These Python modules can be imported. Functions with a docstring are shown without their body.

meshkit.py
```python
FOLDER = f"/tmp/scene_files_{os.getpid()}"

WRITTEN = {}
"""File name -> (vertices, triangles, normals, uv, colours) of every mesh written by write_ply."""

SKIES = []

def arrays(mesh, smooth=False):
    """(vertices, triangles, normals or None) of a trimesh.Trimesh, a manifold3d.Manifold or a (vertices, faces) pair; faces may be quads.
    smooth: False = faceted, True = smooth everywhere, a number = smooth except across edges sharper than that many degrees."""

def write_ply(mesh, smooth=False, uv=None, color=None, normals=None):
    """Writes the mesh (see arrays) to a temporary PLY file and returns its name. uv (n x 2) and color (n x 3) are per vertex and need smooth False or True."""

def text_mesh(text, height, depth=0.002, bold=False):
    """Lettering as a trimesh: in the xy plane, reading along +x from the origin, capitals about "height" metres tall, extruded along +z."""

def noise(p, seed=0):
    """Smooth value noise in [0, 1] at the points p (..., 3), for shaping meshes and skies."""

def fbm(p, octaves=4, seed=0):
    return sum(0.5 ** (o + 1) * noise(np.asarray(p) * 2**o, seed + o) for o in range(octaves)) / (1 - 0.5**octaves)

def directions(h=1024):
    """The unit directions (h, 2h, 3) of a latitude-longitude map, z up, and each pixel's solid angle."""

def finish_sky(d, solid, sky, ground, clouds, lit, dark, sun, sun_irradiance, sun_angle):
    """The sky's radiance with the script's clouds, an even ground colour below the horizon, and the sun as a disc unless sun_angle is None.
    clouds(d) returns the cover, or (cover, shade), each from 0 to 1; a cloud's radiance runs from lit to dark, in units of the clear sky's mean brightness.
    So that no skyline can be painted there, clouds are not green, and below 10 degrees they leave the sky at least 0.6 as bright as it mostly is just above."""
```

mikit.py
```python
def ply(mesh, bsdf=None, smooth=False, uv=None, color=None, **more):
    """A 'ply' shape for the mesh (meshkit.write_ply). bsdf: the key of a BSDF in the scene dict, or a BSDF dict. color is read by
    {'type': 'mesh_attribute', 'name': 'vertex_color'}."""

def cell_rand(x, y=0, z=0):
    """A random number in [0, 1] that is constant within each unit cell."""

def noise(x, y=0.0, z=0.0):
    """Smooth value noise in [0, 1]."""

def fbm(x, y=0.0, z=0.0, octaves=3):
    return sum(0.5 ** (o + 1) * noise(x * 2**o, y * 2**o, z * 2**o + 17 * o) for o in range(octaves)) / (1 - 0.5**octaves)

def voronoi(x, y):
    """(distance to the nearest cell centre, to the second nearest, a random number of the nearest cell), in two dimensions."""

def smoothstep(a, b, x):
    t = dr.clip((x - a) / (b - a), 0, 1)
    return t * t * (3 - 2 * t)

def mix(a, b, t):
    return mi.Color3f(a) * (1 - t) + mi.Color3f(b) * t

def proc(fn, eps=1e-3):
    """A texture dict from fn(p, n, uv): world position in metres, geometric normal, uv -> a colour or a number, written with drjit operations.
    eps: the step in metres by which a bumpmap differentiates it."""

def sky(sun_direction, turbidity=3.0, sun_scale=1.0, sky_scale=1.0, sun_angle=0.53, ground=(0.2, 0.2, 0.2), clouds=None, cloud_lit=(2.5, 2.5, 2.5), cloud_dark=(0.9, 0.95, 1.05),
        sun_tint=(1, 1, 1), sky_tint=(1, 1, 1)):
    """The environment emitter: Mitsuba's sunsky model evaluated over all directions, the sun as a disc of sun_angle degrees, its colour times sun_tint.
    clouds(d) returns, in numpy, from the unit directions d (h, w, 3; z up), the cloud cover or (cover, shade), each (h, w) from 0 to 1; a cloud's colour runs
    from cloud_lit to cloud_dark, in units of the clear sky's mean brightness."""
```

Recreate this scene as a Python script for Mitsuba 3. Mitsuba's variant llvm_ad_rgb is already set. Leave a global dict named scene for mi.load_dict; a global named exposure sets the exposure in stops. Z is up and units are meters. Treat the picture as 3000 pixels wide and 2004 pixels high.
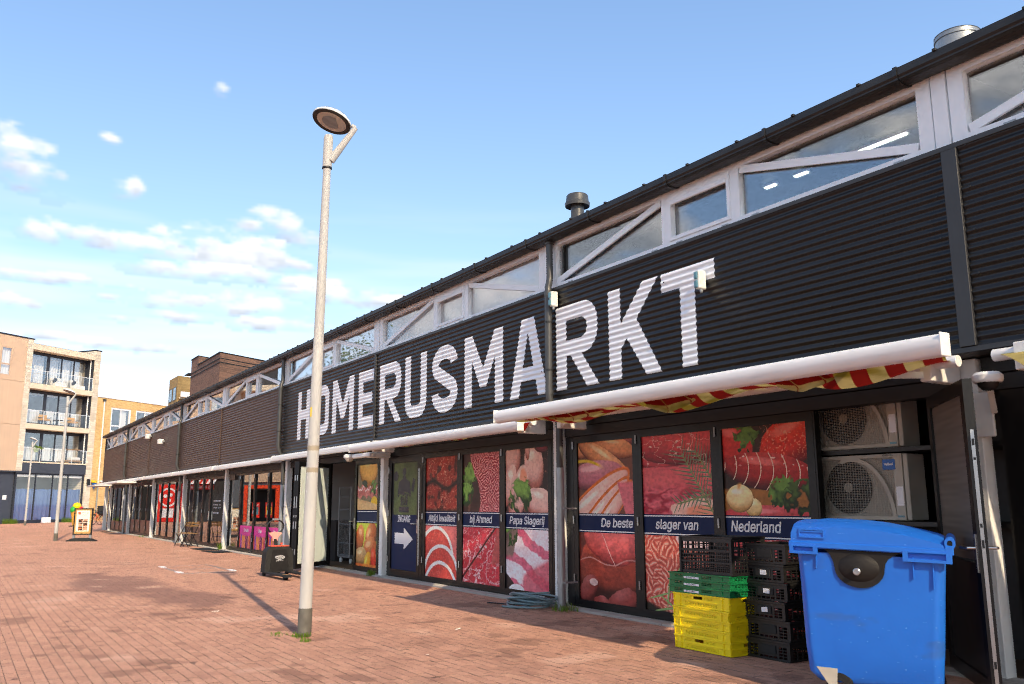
import math, random
import numpy as np, trimesh, drjit as dr, mitsuba as mi
import shapely.geometry as sg, shapely.affinity as sa
from shapely.ops import unary_union
import mikit, meshkit
from mikit import fbm, noise, cell_rand, smoothstep, mix, proc

T = mi.ScalarTransform4f
scene, labels = {}, {}
rng = random.Random(7)
PI = math.pi

# ------------------------------------------------------------------ camera, sky, exposure
EYE = np.array([0.0, 0.0, 1.45])
YAW, PITCH, ROLL, FOV = 1.006, 0.1832, -0.0046, 61.17
_fwd = np.array([-math.sin(YAW) * math.cos(PITCH), math.cos(YAW) * math.cos(PITCH), math.sin(PITCH)])
_rt = np.array([math.cos(YAW), math.sin(YAW), 0.0])
_up = np.cross(_rt, _fwd)
_up = math.cos(ROLL) * _up - math.sin(ROLL) * _rt
scene['camera'] = {'type': 'perspective', 'fov': FOV, 'fov_axis': 'x', 'near_clip': 0.05, 'far_clip': 2000.0,
                   'to_world': T().look_at(origin=EYE.tolist(), target=(EYE + _fwd).tolist(), up=_up.tolist())}

SUN = (0.988 * 0.852, -0.150 * 0.852, 0.524)


def clouds(d):
    """Fair-weather cumulus: low streaky banks in the west-north-west, larger heaps over the south-west."""
    az = np.degrees(np.arctan2(d[..., 1], -d[..., 0]))          # 0 = along the hall front (-x), + towards +y
    el = np.degrees(np.arcsin(np.clip(d[..., 2], -1, 1)))
    P = np.stack([az * 0.62, el * 1.5, 0 * az], -1)
    n1 = meshkit.fbm(P + 3.1, 6, 3)
    n2 = meshkit.fbm(P * 2.3 + 9.7, 5, 8)
    n3 = meshkit.fbm(np.stack([az * 0.06, el * 0.7, 0 * az], -1) + 1.3, 5, 21)
    cov = np.zeros(az.shape)
    sh = np.zeros(az.shape)
    # az, el, half width, half height, tilt: banks of cumulus
    banks = [(1.7, 19.2, 1.9, 1.3, -.35), (7.1, 18.8, 1.1, .56, .0), (12.6, 25.4, .5, .41, -.14), (15.4, 17.4, 1.4, .5, -.12), (17.3, 17.3, 2.2, .8, -.27), (17.1, 18.2, .5, .27, 0), (2.5, 15.7, 1.2, .5, -.18),
             (8.6, 15.5, 5.0, .7, -.10), (13.5, 15.5, 4.2, 1.3, -.03), (12.3, 14.3, 4.1, .6, 0), (3.9, 13.1, 3.1, .35, 0), (1.8, 11.5, 1.5, .4, 0), (12.4, 12.3, 4.6, .7, -.02), (6.8, 12.3, .8, .26, 0), (11.2, 11.4, 2.1, .32, 0),
             (7.3, 11.1, .9, .24, 0), (8.0, 13.0, .5, .18, 0), (17.0, 11.3, 2.5, .45, 0), (19.1, 13.9, 2.1, .5, -.05), (21.4, 13.2, 3.2, .68, -.07), (18.2, 15.1, .9, .33, -.14), (6.2, 9.5, 1.4, .28, 0), (9.3, 9.4, 1.3, .26, 0),
             (23.2, 13.1, 1.4, .4, 0), (6.2, 21.5, .7, .25, -.14), (4.0, 9.7, 1.2, .22, 0), (28.0, 10.8, 3.0, .5, 0), (-4, 14, 3, .7, 0), (-8, 18, 3, 1.2, 0)]
    for a, e, w, h, tl in banks:
        x, y = (az - a) / (w * 1.08), (el - e - tl * (az - a)) / (h * 1.18)
        q = x * x + np.where(y > 0, y * y, (y * 1.25) ** 2)
        f = .92 - .62 * q + 2.5 * (n1 - .5) + 1.2 * (n2 - .5)
        c = np.clip(f * np.where(y > 0, 1.05, .8), 0, 1)
        c = c * c * (3 - 2 * c) * (q < 3.2)
        s = np.clip(.30 - .75 * y + 1.4 * (n2 - .5), 0, 1)
        sh = np.where(c > cov, s, sh)
        cov = np.maximum(cov, c * .95)
    veil = np.clip((n3 - .44) * 2.4, 0, .6) * np.clip((20 - el) / 8, 0, 1) * np.clip((el - 2) / 3, 0, 1)
    cov = np.maximum(cov, veil)
    low = np.clip((11 - el) / 9, 0, 1) * .35
    cov = np.maximum(cov, low)
    # the south-western half of the sky: cumulus heaps
    back = np.clip((-az - 14) / 12, 0, 1) * (az < 0)
    Q = np.stack([d[..., 0], d[..., 1], d[..., 2] * 1.7], -1) * 7.0
    m1 = meshkit.fbm(Q + 4.2, 6, 33)
    m2 = meshkit.fbm(Q + np.array([0.10, 0.0, .22]) + 4.2, 5, 33)
    c2 = np.clip((m1 - .485) * 9, 0, 1) * back * np.clip((62 - el) / 14, 0, 1)
    s2 = np.clip(.5 + 9.0 * (m2 - m1) + 1.5 * (m1 - .5), 0, 1)
    sh = np.where(c2 > cov, s2, sh)
    cov = np.maximum(cov, c2)
    return cov, sh


scene['sky'] = mikit.sky(SUN, turbidity=3.0, sun_scale=1.0, sky_scale=2.5, clouds=clouds, ground=(0.22, 0.15, 0.12), sun_angle=0.6,
                         cloud_lit=(1.6, 1.6, 1.62), cloud_dark=(.86, .96, 1.1), sun_tint=(1, 1, 1), sky_tint=(1.06, 1.04, 1.06))
exposure = 1.75


# ------------------------------------------------------------------ helpers
def C(r, g, b):
    """sRGB 0..255 to linear."""
    return [((c / 255 + .055) / 1.055) ** 2.4 if c > 10 else c / 255 / 12.92 for c in (r, g, b)]


def mat(key, col, rough=.5, metal=0.0, spec=.5, bump=None, bscale=.002, two=True, **k):
    b = {'type': 'principled', 'base_color': col if isinstance(col, dict) else {'type': 'rgb', 'value': list(col)}, 'roughness': rough if isinstance(rough, dict) else float(rough), 'metallic': float(metal), 'specular': float(spec), **k}
    if bump is not None:
        b = {'type': 'bumpmap', 'arbitrary': bump, 'scale': bscale, 'bsdf': b}
    scene[key] = {'type': 'twosided', 'bsdf': b} if two else b
    return key


used = {}


def fresh(name):
    n = used.get(name, -1) + 1
    used[name] = n
    return name if n == 0 else '%s_%03d' % (name, n)


def thing(name, label, cat, group=None, kind=None):
    k = fresh(name)
    labels[k] = {'label': label, 'category': cat}
    if group:
        labels[k]['group'] = group
    if kind:
        labels[k] = {'label': label, 'kind': kind}
    return k


def cat(*ms):
    ms = [m for x in ms for m in (x if isinstance(x, (list, tuple)) else [x])]
    return trimesh.util.concatenate([trimesh.Trimesh(m.vertices, m.faces, process=False) for m in ms])


def part(parent, name, mesh, bsdf, smooth=False, label=None, kind=None, **kw):
    k = fresh(parent + '__' + name)
    if isinstance(mesh, list):
        mesh = cat(mesh)
    scene[k] = mikit.ply(mesh, bsdf, smooth, **kw)
    if label or kind:
        labels[k] = {}
        if label:
            labels[k]['label'] = label
        if kind:
            labels[k]['kind'] = kind
    return k


def parts(parent, name, meshes, bsdf, smooth=False, **kw):
    k = None
    for m in meshes:
        k = part(parent, name, m, bsdf, smooth, **kw)
    return k


def solo(name, label, category, mesh, bsdf, smooth=False, group=None, kind=None, **kw):
    k = thing(name, label, category, group, kind)
    if isinstance(mesh, list):
        mesh = cat(mesh)
    scene[k] = mikit.ply(mesh, bsdf, smooth, **kw)
    return k


def box(x0, x1, y0, y1, z0, z1, b=0.0):
    if b <= 0:
        m = trimesh.creation.box((abs(x1 - x0), abs(y1 - y0), abs(z1 - z0)))
        m.apply_translation(((x0 + x1) / 2, (y0 + y1) / 2, (z0 + z1) / 2))
        return m
    P = []
    for x, sx in ((x0, 1), (x1, -1)):
        for y, sy in ((y0, 1), (y1, -1)):
            for z, sz in ((z0, 1), (z1, -1)):
                P += [(x + sx * b, y + sy * b, z), (x + sx * b, y, z + sz * b), (x, y + sy * b, z + sz * b)]
    return trimesh.convex.convex_hull(np.array(P))


def rotz(m, a, at=(0, 0, 0)):
    m = m.copy()
    m.apply_transform(trimesh.transformations.rotation_matrix(a, (0, 0, 1), at))
    return m


def rot(m, a, ax, at=(0, 0, 0)):
    m = m.copy()
    m.apply_transform(trimesh.transformations.rotation_matrix(a, ax, at))
    return m


def mv(m, x=0, y=0, z=0):
    m = m.copy()
    m.apply_translation((x, y, z))
    return m


def prism(poly, depth, z0=0.0):
    """Polygon in (x, y) extruded along z."""
    gs = [g for g in getattr(poly, 'geoms', [poly]) if g.geom_type == 'Polygon' and g.area > 1e-9]
    ms = [trimesh.creation.extrude_polygon(g, depth, engine='earcut') for g in gs]
    return mv(cat(ms), 0, 0, z0)


def upright(poly, y0, y1):
    """Polygon in (x, z) extruded along y from y0 to y1 (y0 < y1)."""
    m = prism(poly, y1 - y0)
    v = np.array(m.vertices)
    m.vertices = np.stack([v[:, 0], y1 - v[:, 2], v[:, 1]], 1)
    return m


def rect(x0, x1, y0, y1):
    return sg.box(min(x0, x1), min(y0, y1), max(x0, x1), max(y0, y1))


def frame_poly(x0, x1, z0, z1, w, wb=None, wt=None):
    return rect(x0, x1, z0, z1).difference(rect(x0 + w, x1 - w, z0 + (w if wb is None else wb), z1 - (w if wt is None else wt)))


def bar(a, b, w, h=None, up=(0, 0, 1)):
    """A rectangular bar from a to b."""
    a, b = np.array(a, float), np.array(b, float)
    h = w if h is None else h
    L = np.linalg.norm(b - a)
    d = (b - a) / L
    s = np.cross(d, up)
    if np.linalg.norm(s) < 1e-6:
        s = np.cross(d, (1, 0, 0))
    s /= np.linalg.norm(s)
    t = np.cross(s, d)
    m = trimesh.creation.box((L, w, h))
    M = np.eye(4)
    M[:3, 0], M[:3, 1], M[:3, 2], M[:3, 3] = d, s, t, (a + b) / 2
    m.apply_transform(M)
    return m


def tube(pts, r, n=8, closed=False, cap=True):
    p = np.array(pts, float)
    r = np.broadcast_to(np.asarray(r, float), (len(p),))
    if closed:
        t = np.roll(p, -1, 0) - np.roll(p, 1, 0)
    else:
        t = np.gradient(p, axis=0)
    t /= np.linalg.norm(t, axis=1, keepdims=True) + 1e-12
    u = np.cross(t[0], (0, 0, 1))
    if np.linalg.norm(u) < 1e-3:
        u = np.cross(t[0], (1, 0, 0))
    u /= np.linalg.norm(u)
    rings = []
    ang = np.arange(n) * 2 * PI / n
    for i in range(len(p)):
        u = u - t[i] * (u @ t[i])
        u /= np.linalg.norm(u) + 1e-12
        w = np.cross(t[i], u)
        rings.append(p[i] + r[i] * (np.cos(ang)[:, None] * u + np.sin(ang)[:, None] * w))
    V = np.vstack(rings)
    F = []
    m = len(p)
    for i in range(m if closed else m - 1):
        for k in range(n):
            a, b = i * n + k, i * n + (k + 1) % n
            c, d = ((i + 1) % m) * n + k, ((i + 1) % m) * n + (k + 1) % n
            F += [(a, b, d), (a, d, c)]
    if cap and not closed:
        V = np.vstack([V, p[0], p[-1]])
        for k in range(n):
            F.append((len(V) - 2, (k + 1) % n, k))
            F.append((len(V) - 1, (m - 1) * n + k, (m - 1) * n + (k + 1) % n))
    return trimesh.Trimesh(V, F, process=False)


def lathe(prof, n=24, at=(0, 0, 0)):
    """Profile of (radius, z) from bottom to top, turned about z."""
    V, F = [], []
    for r, z in prof:
        for k in range(n):
            a = 2 * PI * k / n
            V.append((r * math.cos(a), r * math.sin(a), z))
    for i in range(len(prof) - 1):
        for k in range(n):
            a, b = i * n + k, i * n + (k + 1) % n
            F += [(a, b, b + n), (a, b + n, a + n)]
    m = trimesh.Trimesh(V, F, process=False)
    m.apply_translation(at)
    return m


def quad(x0, x1, z0, z1, y):
    """An upright sheet facing -y with uv, x to the right."""
    v = np.array([(x0, y, z0), (x1, y, z0), (x1, y, z1), (x0, y, z1)], float)
    return (v, np.array([(0, 1, 2), (0, 2, 3)])), np.array([(0, 0), (1, 0), (1, 1), (0, 1)], float)


def text(s, height, width=None, bold=True, shear=0.0, depth=.0015):
    m = meshkit.text_mesh(s, height, depth, bold)
    v = np.array(m.vertices)
    v[:, 0] -= v[:, 0].min()
    v[:, 0] += shear * v[:, 1]
    if width:
        v[:, 0] *= width / v[:, 0].max()
    m.vertices = v
    return m


def on_wall(m, x, z, y):
    """Text mesh (reading along +x in xy) to an upright sheet facing -y."""
    v = np.array(m.vertices)
    m = m.copy()
    m.vertices = np.stack([x + v[:, 0], y - v[:, 2], z + v[:, 1]], 1)
    return m


# ------------------------------------------------------------------ materials
def N(s, o=0.0, oct=3):
    return lambda p: fbm(p.x * s + o, p.y * s, p.z * s, oct)


def speck(c, amt=.12, s=9.0, oct=3):
    """A colour with patches and grain."""
    c = list(c)
    return proc(lambda p, n, uv: mi.Color3f(c) * (1 - amt + 2 * amt * fbm(p.x * s, p.y * s, p.z * s, oct)))


def brick_cells(p):
    row = dr.floor(p.y / .1)
    off = dr.select(cell_rand(row, 5) > 2, .1, 0.0) + .1 * (row - 2 * dr.floor(row / 2))
    col = dr.floor((p.x + off) / .2)
    return row, col, off


def paving_fn(p, n, uv):
    row, col, off = brick_cells(p)
    r1 = cell_rand(row, col, 1)
    r2 = cell_rand(row, col, 2)
    c = mix(C(160, 119, 100), C(171, 129, 109), r1)
    c = mix(c, C(145, 105, 89), smoothstep(.72, 1.0, r2) * .4)
    c = mix(c, C(176, 138, 115), smoothstep(.75, 1.0, cell_rand(row, col, 7)) * .4)
    big = fbm(p.x * .55 + 3, p.y * .55, 0, 4)
    mid = fbm(p.x * 2.1, p.y * 2.3 + 8, 0, 4)
    fine = fbm(p.x * 55, p.y * 55, 0, 2)
    c = c * (.80 + .40 * fine)
    blot = dr.exp(-(dr.square((p.x + 18.2) / 3.0) + dr.square((p.y - 2.7) / .9))) + .8 * dr.exp(-(dr.square((p.x + 14.4) / 1.6) + dr.square((p.y - 3.3) / .6)))
    c = mix(c, C(96, 70, 66), smoothstep(.30, .62, blot * (.35 + 1.1 * mid)) * .62 * (.6 + .7 * fine))     # the old oil stain
    c = mix(c, C(104, 72, 62), smoothstep(.58, .74, big) * .26 * smoothstep(.35, .6, mid))
    c = mix(c, C(92, 64, 54), smoothstep(.66, .74, mid) * .45)
    c = mix(c, C(205, 170, 150), smoothstep(.66, .8, fbm(p.x * 1.3 + 20, p.y * 1.3, 0, 3)) * .35)
    spot = noise(p.x * 9.0, p.y * 9.0, 4.0)
    c = mix(c, C(60, 46, 42), smoothstep(.93, .97, spot) * .7)                                     # chewing gum
    # joints where the bricks are not built one by one
    fy = p.y / .1 - dr.floor(p.y / .1)
    fx = (p.x + off) / .2 - dr.floor((p.x + off) / .2)
    j = dr.minimum(dr.minimum(fy, 1 - fy) * .1, dr.minimum(fx, 1 - fx) * .2)
    c = mix(C(96, 78, 66), c, smoothstep(.002, .0045, j))
    return c


mat('m_paving', proc(paving_fn), .85, spec=.3)
mat('m_fascia', proc(lambda p, n, uv: mix(C(15, 15, 16), C(26, 26, 27), fbm(p.x * 1.4, p.y * 3, p.z * 9, 4)) * (.9 + .2 * noise(p.x * 40, 0, p.z * 40))), .34, spec=.4)
mat('m_fascia_brown', proc(lambda p, n, uv: mix(C(62, 46, 39), C(82, 62, 52), fbm(p.x * 1.4, p.y * 3, p.z * 9, 4)) * (.9 + .2 * noise(p.x * 40, 0, p.z * 40))), .45, spec=.45)
mat('m_white_letter', proc(lambda p, n, uv: mix(C(228, 231, 234), C(240, 243, 246), fbm(p.x * 2, p.y, p.z * 7, 4))), .45)
mat('m_anthracite', speck(C(44, 45, 48), .15, 4), .45)
mat('m_gutter', proc(lambda p, n, uv: mix(C(20, 20, 20), C(38, 36, 33), smoothstep(.4, .75, fbm(p.x * 2.3, p.y * 6, p.z * 9, 4)))), .5)
mat('m_pipe', speck(C(62, 63, 64), .18, 5), .4, spec=.6)
mat('m_galv', proc(lambda p, n, uv: mix(C(128, 132, 134), C(172, 176, 178), fbm(p.x * 18, p.y * 18, p.z * 9, 4))), .42, metal=.55)
mat('m_white_frame', proc(lambda p, n, uv: mix(C(222, 226, 230), C(236, 240, 243), fbm(p.x * 1.7, p.y * 2, p.z * 4, 4))), .4)
mat('m_post', proc(lambda p, n, uv: mix(C(214, 214, 211), C(236, 236, 233), fbm(p.x * 3, p.y * 3, p.z * 2.2, 4))), .5)
mat('m_awning_metal', proc(lambda p, n, uv: mix(C(212, 210, 206), C(232, 231, 228), fbm(p.x * 1.5, p.y * 4, p.z * 4, 4))), .32, spec=.6)
mat('m_black_frame', speck(C(15, 15, 17), .25, 5), .35, spec=.4)
mat('m_brown_frame', speck(C(46, 36, 32), .2, 5), .4)
mat('m_lintel', proc(lambda p, n, uv: mix(C(12, 12, 13), C(22, 20, 20), fbm(p.x * 1.1, p.y * 4, p.z * 14, 4))), .5)
mat('m_navy', speck(C(18, 36, 76), .06, 3), .5, spec=.2)
mat('m_white_print', C(226, 227, 230), .35)
mat('m_steel', speck(C(176, 178, 180), .08, 20), .3, metal=.9)
mat('m_handle', speck(C(200, 200, 200), .05, 20), .25, metal=.95)
mat('m_interior_dark', speck(C(46, 42, 40), .2, 2), .8)
mat('m_interior_wall', speck(C(172, 170, 166), .08, 2), .8)
mat('m_interior_floor', speck(C(96, 78, 60), .12, 3), .5)
mat('m_concrete', proc(lambda p, n, uv: mix(C(132, 128, 122), C(176, 170, 162), fbm(p.x * 5, p.y * 9, p.z * 9, 4))), .85)
mat('m_frosted', speck(C(212, 224, 220), .03, 2), .25)
mat('m_blind', speck(C(224, 228, 230), .05, 3), .6)
mat('m_lamp_pole', proc(lambda p, n, uv: mix(C(172, 171, 168), C(192, 191, 188), fbm(p.x * 5, p.y * 5, p.z * 1.6, 3))), .6, spec=.4)
mat('m_lamp_base', proc(lambda p, n, uv: mix(C(74, 70, 62), C(120, 116, 108), fbm(p.x * 12, p.y * 12, p.z * 7, 4))), .7)
mat('m_lamp_glass', speck(C(196, 186, 172), .1, 14), .3)
mat('m_plate', speck(C(26, 23, 22), .25, 7), .6, spec=.3)
mat('m_black_plastic', speck(C(26, 26, 27), .25, 7), .42)
mat('m_black_matt', speck(C(30, 30, 30), .3, 4), .7)
mat('m_yellow_plastic', proc(lambda p, n, uv: mix(C(232, 204, 10), C(246, 222, 24), fbm(p.x * 9, p.y * 9, p.z * 9, 3))), .35)
mat('m_green_plastic', proc(lambda p, n, uv: mix(C(14, 94, 54), C(22, 120, 70), fbm(p.x * 9, p.y * 9, p.z * 9, 3))), .3)


def bin_fn(p, n, uv):
    c = mix(C(22, 90, 186), C(31, 107, 204), fbm(p.x * 2.2, p.y * 2.2, p.z * 2.2, 4))
    s = noise(p.x * 30, p.y * 30, p.z * 90)
    c = mix(c, C(120, 170, 225), smoothstep(.89, .96, s) * smoothstep(.44, .56, fbm(p.x * 4, p.y * 4, p.z * 4 + 5, 3)) * .8)
    return mix(c, C(60, 84, 120), smoothstep(.6, .75, fbm(p.x * 3 + 7, p.y * 3, p.z * 5, 4)) * .35)


mat('m_bin', proc(bin_fn), .36, spec=.5)
mat('m_white_plastic', speck(C(226, 226, 222), .05, 6), .35)
mat('m_ac_body', proc(lambda p, n, uv: mix(C(160, 155, 142), C(184, 178, 165), fbm(p.x * 4, p.y * 4, p.z * 4, 4))), .45)
mat('m_wire', speck(C(150, 144, 132), .1, 6), .5)
mat('m_teal', speck(C(86, 132, 148), .08, 20), .2)
mat('m_hose', speck(C(104, 128, 134), .12, 12), .3)
mat('m_red_paint', speck(C(222, 96, 72), .06, 8), .45)
mat('m_pink_paint', speck(C(238, 158, 146), .05, 8), .45)
mat('m_orange', C(222, 92, 24), .45)
mat('m_signal_red', speck(C(222, 42, 24), .05, 3), .45)
mat('m_red_orange', speck(C(236, 72, 24), .05, 3), .45)
mat('m_yellow_print', C(240, 206, 40), .5)
mat('m_wood', proc(lambda p, n, uv: mix(C(128, 98, 66), C(166, 132, 92), fbm(p.x * 30, p.y * 4, p.z * 30, 3))), .6)
mat('m_board_tan', speck(C(196, 152, 88), .06, 6), .5)
mat('m_paper', speck(C(236, 230, 214), .03, 6), .6)
mat('m_mat', speck(C(34, 34, 36), .3, 30), .9)
mat('m_rubber', speck(C(22, 22, 22), .2, 9), .8)
mat('m_cone', proc(lambda p, n, uv: mix(C(196, 140, 50), C(226, 176, 84), smoothstep(.35, .6, dr.abs(dr.sin(p.z * 26 + p.y * 26)) * dr.abs(dr.sin(p.z * 26 - p.y * 26))))), .5)
mat('m_scoop_yellow', C(244, 200, 12), .3)
mat('m_scoop_green', C(40, 160, 60), .3)
mat('m_scoop_red', C(214, 40, 46), .3)
scene['m_glass'] = {'type': 'thindielectric', 'int_ior': 1.75}
scene['m_clear_coated'] = {'type': 'thindielectric', 'int_ior': 1.85}
scene['m_coated'] = {'type': 'thindielectric', 'int_ior': 2.3}
scene['m_glass_rail'] = {'type': 'thindielectric', 'int_ior': 1.5}
scene['m_leaf'] = {'type': 'principledthin', 'base_color': speck(C(86, 112, 44), .35, 3), 'roughness': .55, 'diff_trans': .7, 'spec_trans': 0.0}
mat('m_bark', speck(C(84, 72, 60), .3, 9), .9)
scene['m_weed'] = {'type': 'principledthin', 'base_color': speck(C(110, 136, 50), .3, 30), 'roughness': .6, 'diff_trans': .6, 'spec_trans': 0.0}
# buildings
def far_brick(a, b, mortar, sx=.22, sz=.0625, d=(1, 0)):
    def fn(p, n, uv):
        u = p.x * d[0] + p.y * d[1]
        row = dr.floor(p.z / sz)
        col = dr.floor(u / sx + .5 * (row - 2 * dr.floor(row / 2)))
        fz = p.z / sz - row
        c = mix(a, b, cell_rand(row, col, 3))
        c = c * (.86 + .28 * fbm(p.x * .7, p.y * .7, p.z * .7, 4))
        return mix(mortar, c, smoothstep(.05, .2, fz))
    return proc(fn)


mat('m_brick_pale', far_brick(C(196, 184, 164), C(226, 216, 198), C(186, 178, 162), .5, .19, (-.586, .81)), .85)
mat('m_brick_yellow', far_brick(C(196, 160, 104), C(222, 188, 132), C(190, 162, 118), .24, .075, (-.586, .81)), .85)
mat('m_brick_brown', far_brick(C(92, 70, 60), C(128, 98, 82), C(112, 96, 86), .4, .13, (.8, .6)), .85)
mat('m_brick_ochre', far_brick(C(140, 116, 74), C(164, 138, 92), C(140, 120, 84), .3, .12, (.8, .6)), .85)
mat('m_panel_tan', proc(lambda p, n, uv: mi.Color3f(C(206, 177, 150)) * (.93 + .14 * fbm(p.x * .8, p.y * .8, p.z * .8, 4)) * (.97 + .06 * noise(p.x * 14, p.y * 14, p.z * .6))), .7)
mat('m_slab', speck(C(222, 206, 182), .05, 1), .8)
mat('m_dark_frame', speck(C(44, 48, 58), .12, 2), .5)
mat('m_anthracite_wall', speck(C(62, 68, 80), .1, 1), .6)
mat('m_curtain_white', proc(lambda p, n, uv: mi.Color3f(C(214, 214, 210)) * (.9 + .2 * noise((p.x + p.y) * 5, 0, 0))), .8)
mat('m_curtain_blue', proc(lambda p, n, uv: mix(C(64, 92, 146), C(92, 122, 174), fbm(p.x * 1.1, p.y * 1.1, p.z * .5, 3))), .85)
mat('m_room', speck(C(58, 58, 62), .2, .6), .9)
mat('m_grey_store', speck(C(92, 98, 104), .06, 1), .6)

# ------------------------------------------------------------------ the ground
k = thing('ground', 'square paved with reddish brown clay bricks', '', kind='structure')
gv = np.array([(-900, -900, -.0042), (900, -900, -.0042), (900, 900, -.0042), (-900, 900, -.0042)], float)
scene[k] = mikit.ply((gv, [(0, 1, 2), (0, 2, 3)]), 'm_paving')


def brick_mesh():
    a, b = .0985, .0485
    lv = [(a, b, -.03), (a, b, -.0025), (a - .0025, b - .0025, 0)]
    V, F = [], []
    for x, y, z in lv:
        V += [(-x, -y, z), (x, -y, z), (x, y, z), (-x, y, z)]
    for i in (0, 1):
        for k in range(4):
            p, q = i * 4 + k, i * 4 + (k + 1) % 4
            F += [(p, q, q + 4), (p, q + 4, p + 4)]
    F += [(8, 9, 10), (8, 10, 11)]
    return np.array(V), np.array(F)


bv, bf = brick_mesh()
spots = []
hat = _rt[:2]
fw2 = np.array([-math.sin(YAW), math.cos(YAW)])
for iy in range(-10, 72):
    for ix in range(-95, 20):
        off = .1 * (iy % 2)
        x, y = ix * .2 + .1 - off, iy * .1 + .05
        d = x * fw2[0] + y * fw2[1]
        s = x * hat[0] + y * hat[1]
        if 3.6 < d < 15.5 and abs(s) < .64 * d + .3 and y < 7.1:
            if math.hypot(x + 9.79, y - 3.42) < .12:
                continue
            if -22.4 < x < -19.6 and 4.1 < y < 5.45:
                continue
            spots.append((d, x, y))
spots.sort()
brick_ply = mikit.ply((bv, bf), 'm_paving')


def brick_place(x, y):
    return (T().translate([x, y, rng.gauss(-.0012, .0009)]).rotate([0, 0, 1], rng.gauss(0, .35)).rotate([1, 0, 0], rng.gauss(0, .5)).rotate([0, 1, 0], rng.gauss(0, .3)))


for d, x, y in spots[:300]:
    scene[fresh('ground__brick')] = {**brick_ply, 'to_world': brick_place(x, y)}
V, F = [], []
for i, (d, x, y) in enumerate(spots[300:]):
    M = np.array(brick_place(x, y).matrix, float).reshape(4, 4)
    V.append(bv @ M[:3, :3].T + M[:3, 3])
    F.append(bf + len(bv) * i)
scene['ground__brick_field'] = mikit.ply((np.vstack(V), np.vstack(F)), 'm_paving')
labels['ground__brick_field'] = {'kind': 'stuff'}

# ------------------------------------------------------------------ the market hall
X0, W = -10.23, 6.224
XK = lambda k: X0 + W * k
YF, ZB, ZT = 7.10, 2.724, 4.475          # fascia plane, bottom, top
YW, YG, YP = 7.20, 7.50, 7.37            # clerestory, shop glazing, posts
XL, XR = -55.5, XK(2) + .1
hall = thing('market_hall', 'long market hall clad in dark corrugated sheet with white rooftop windows above shop fronts', 'building')
PER, AMP = .0761, .0078


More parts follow.
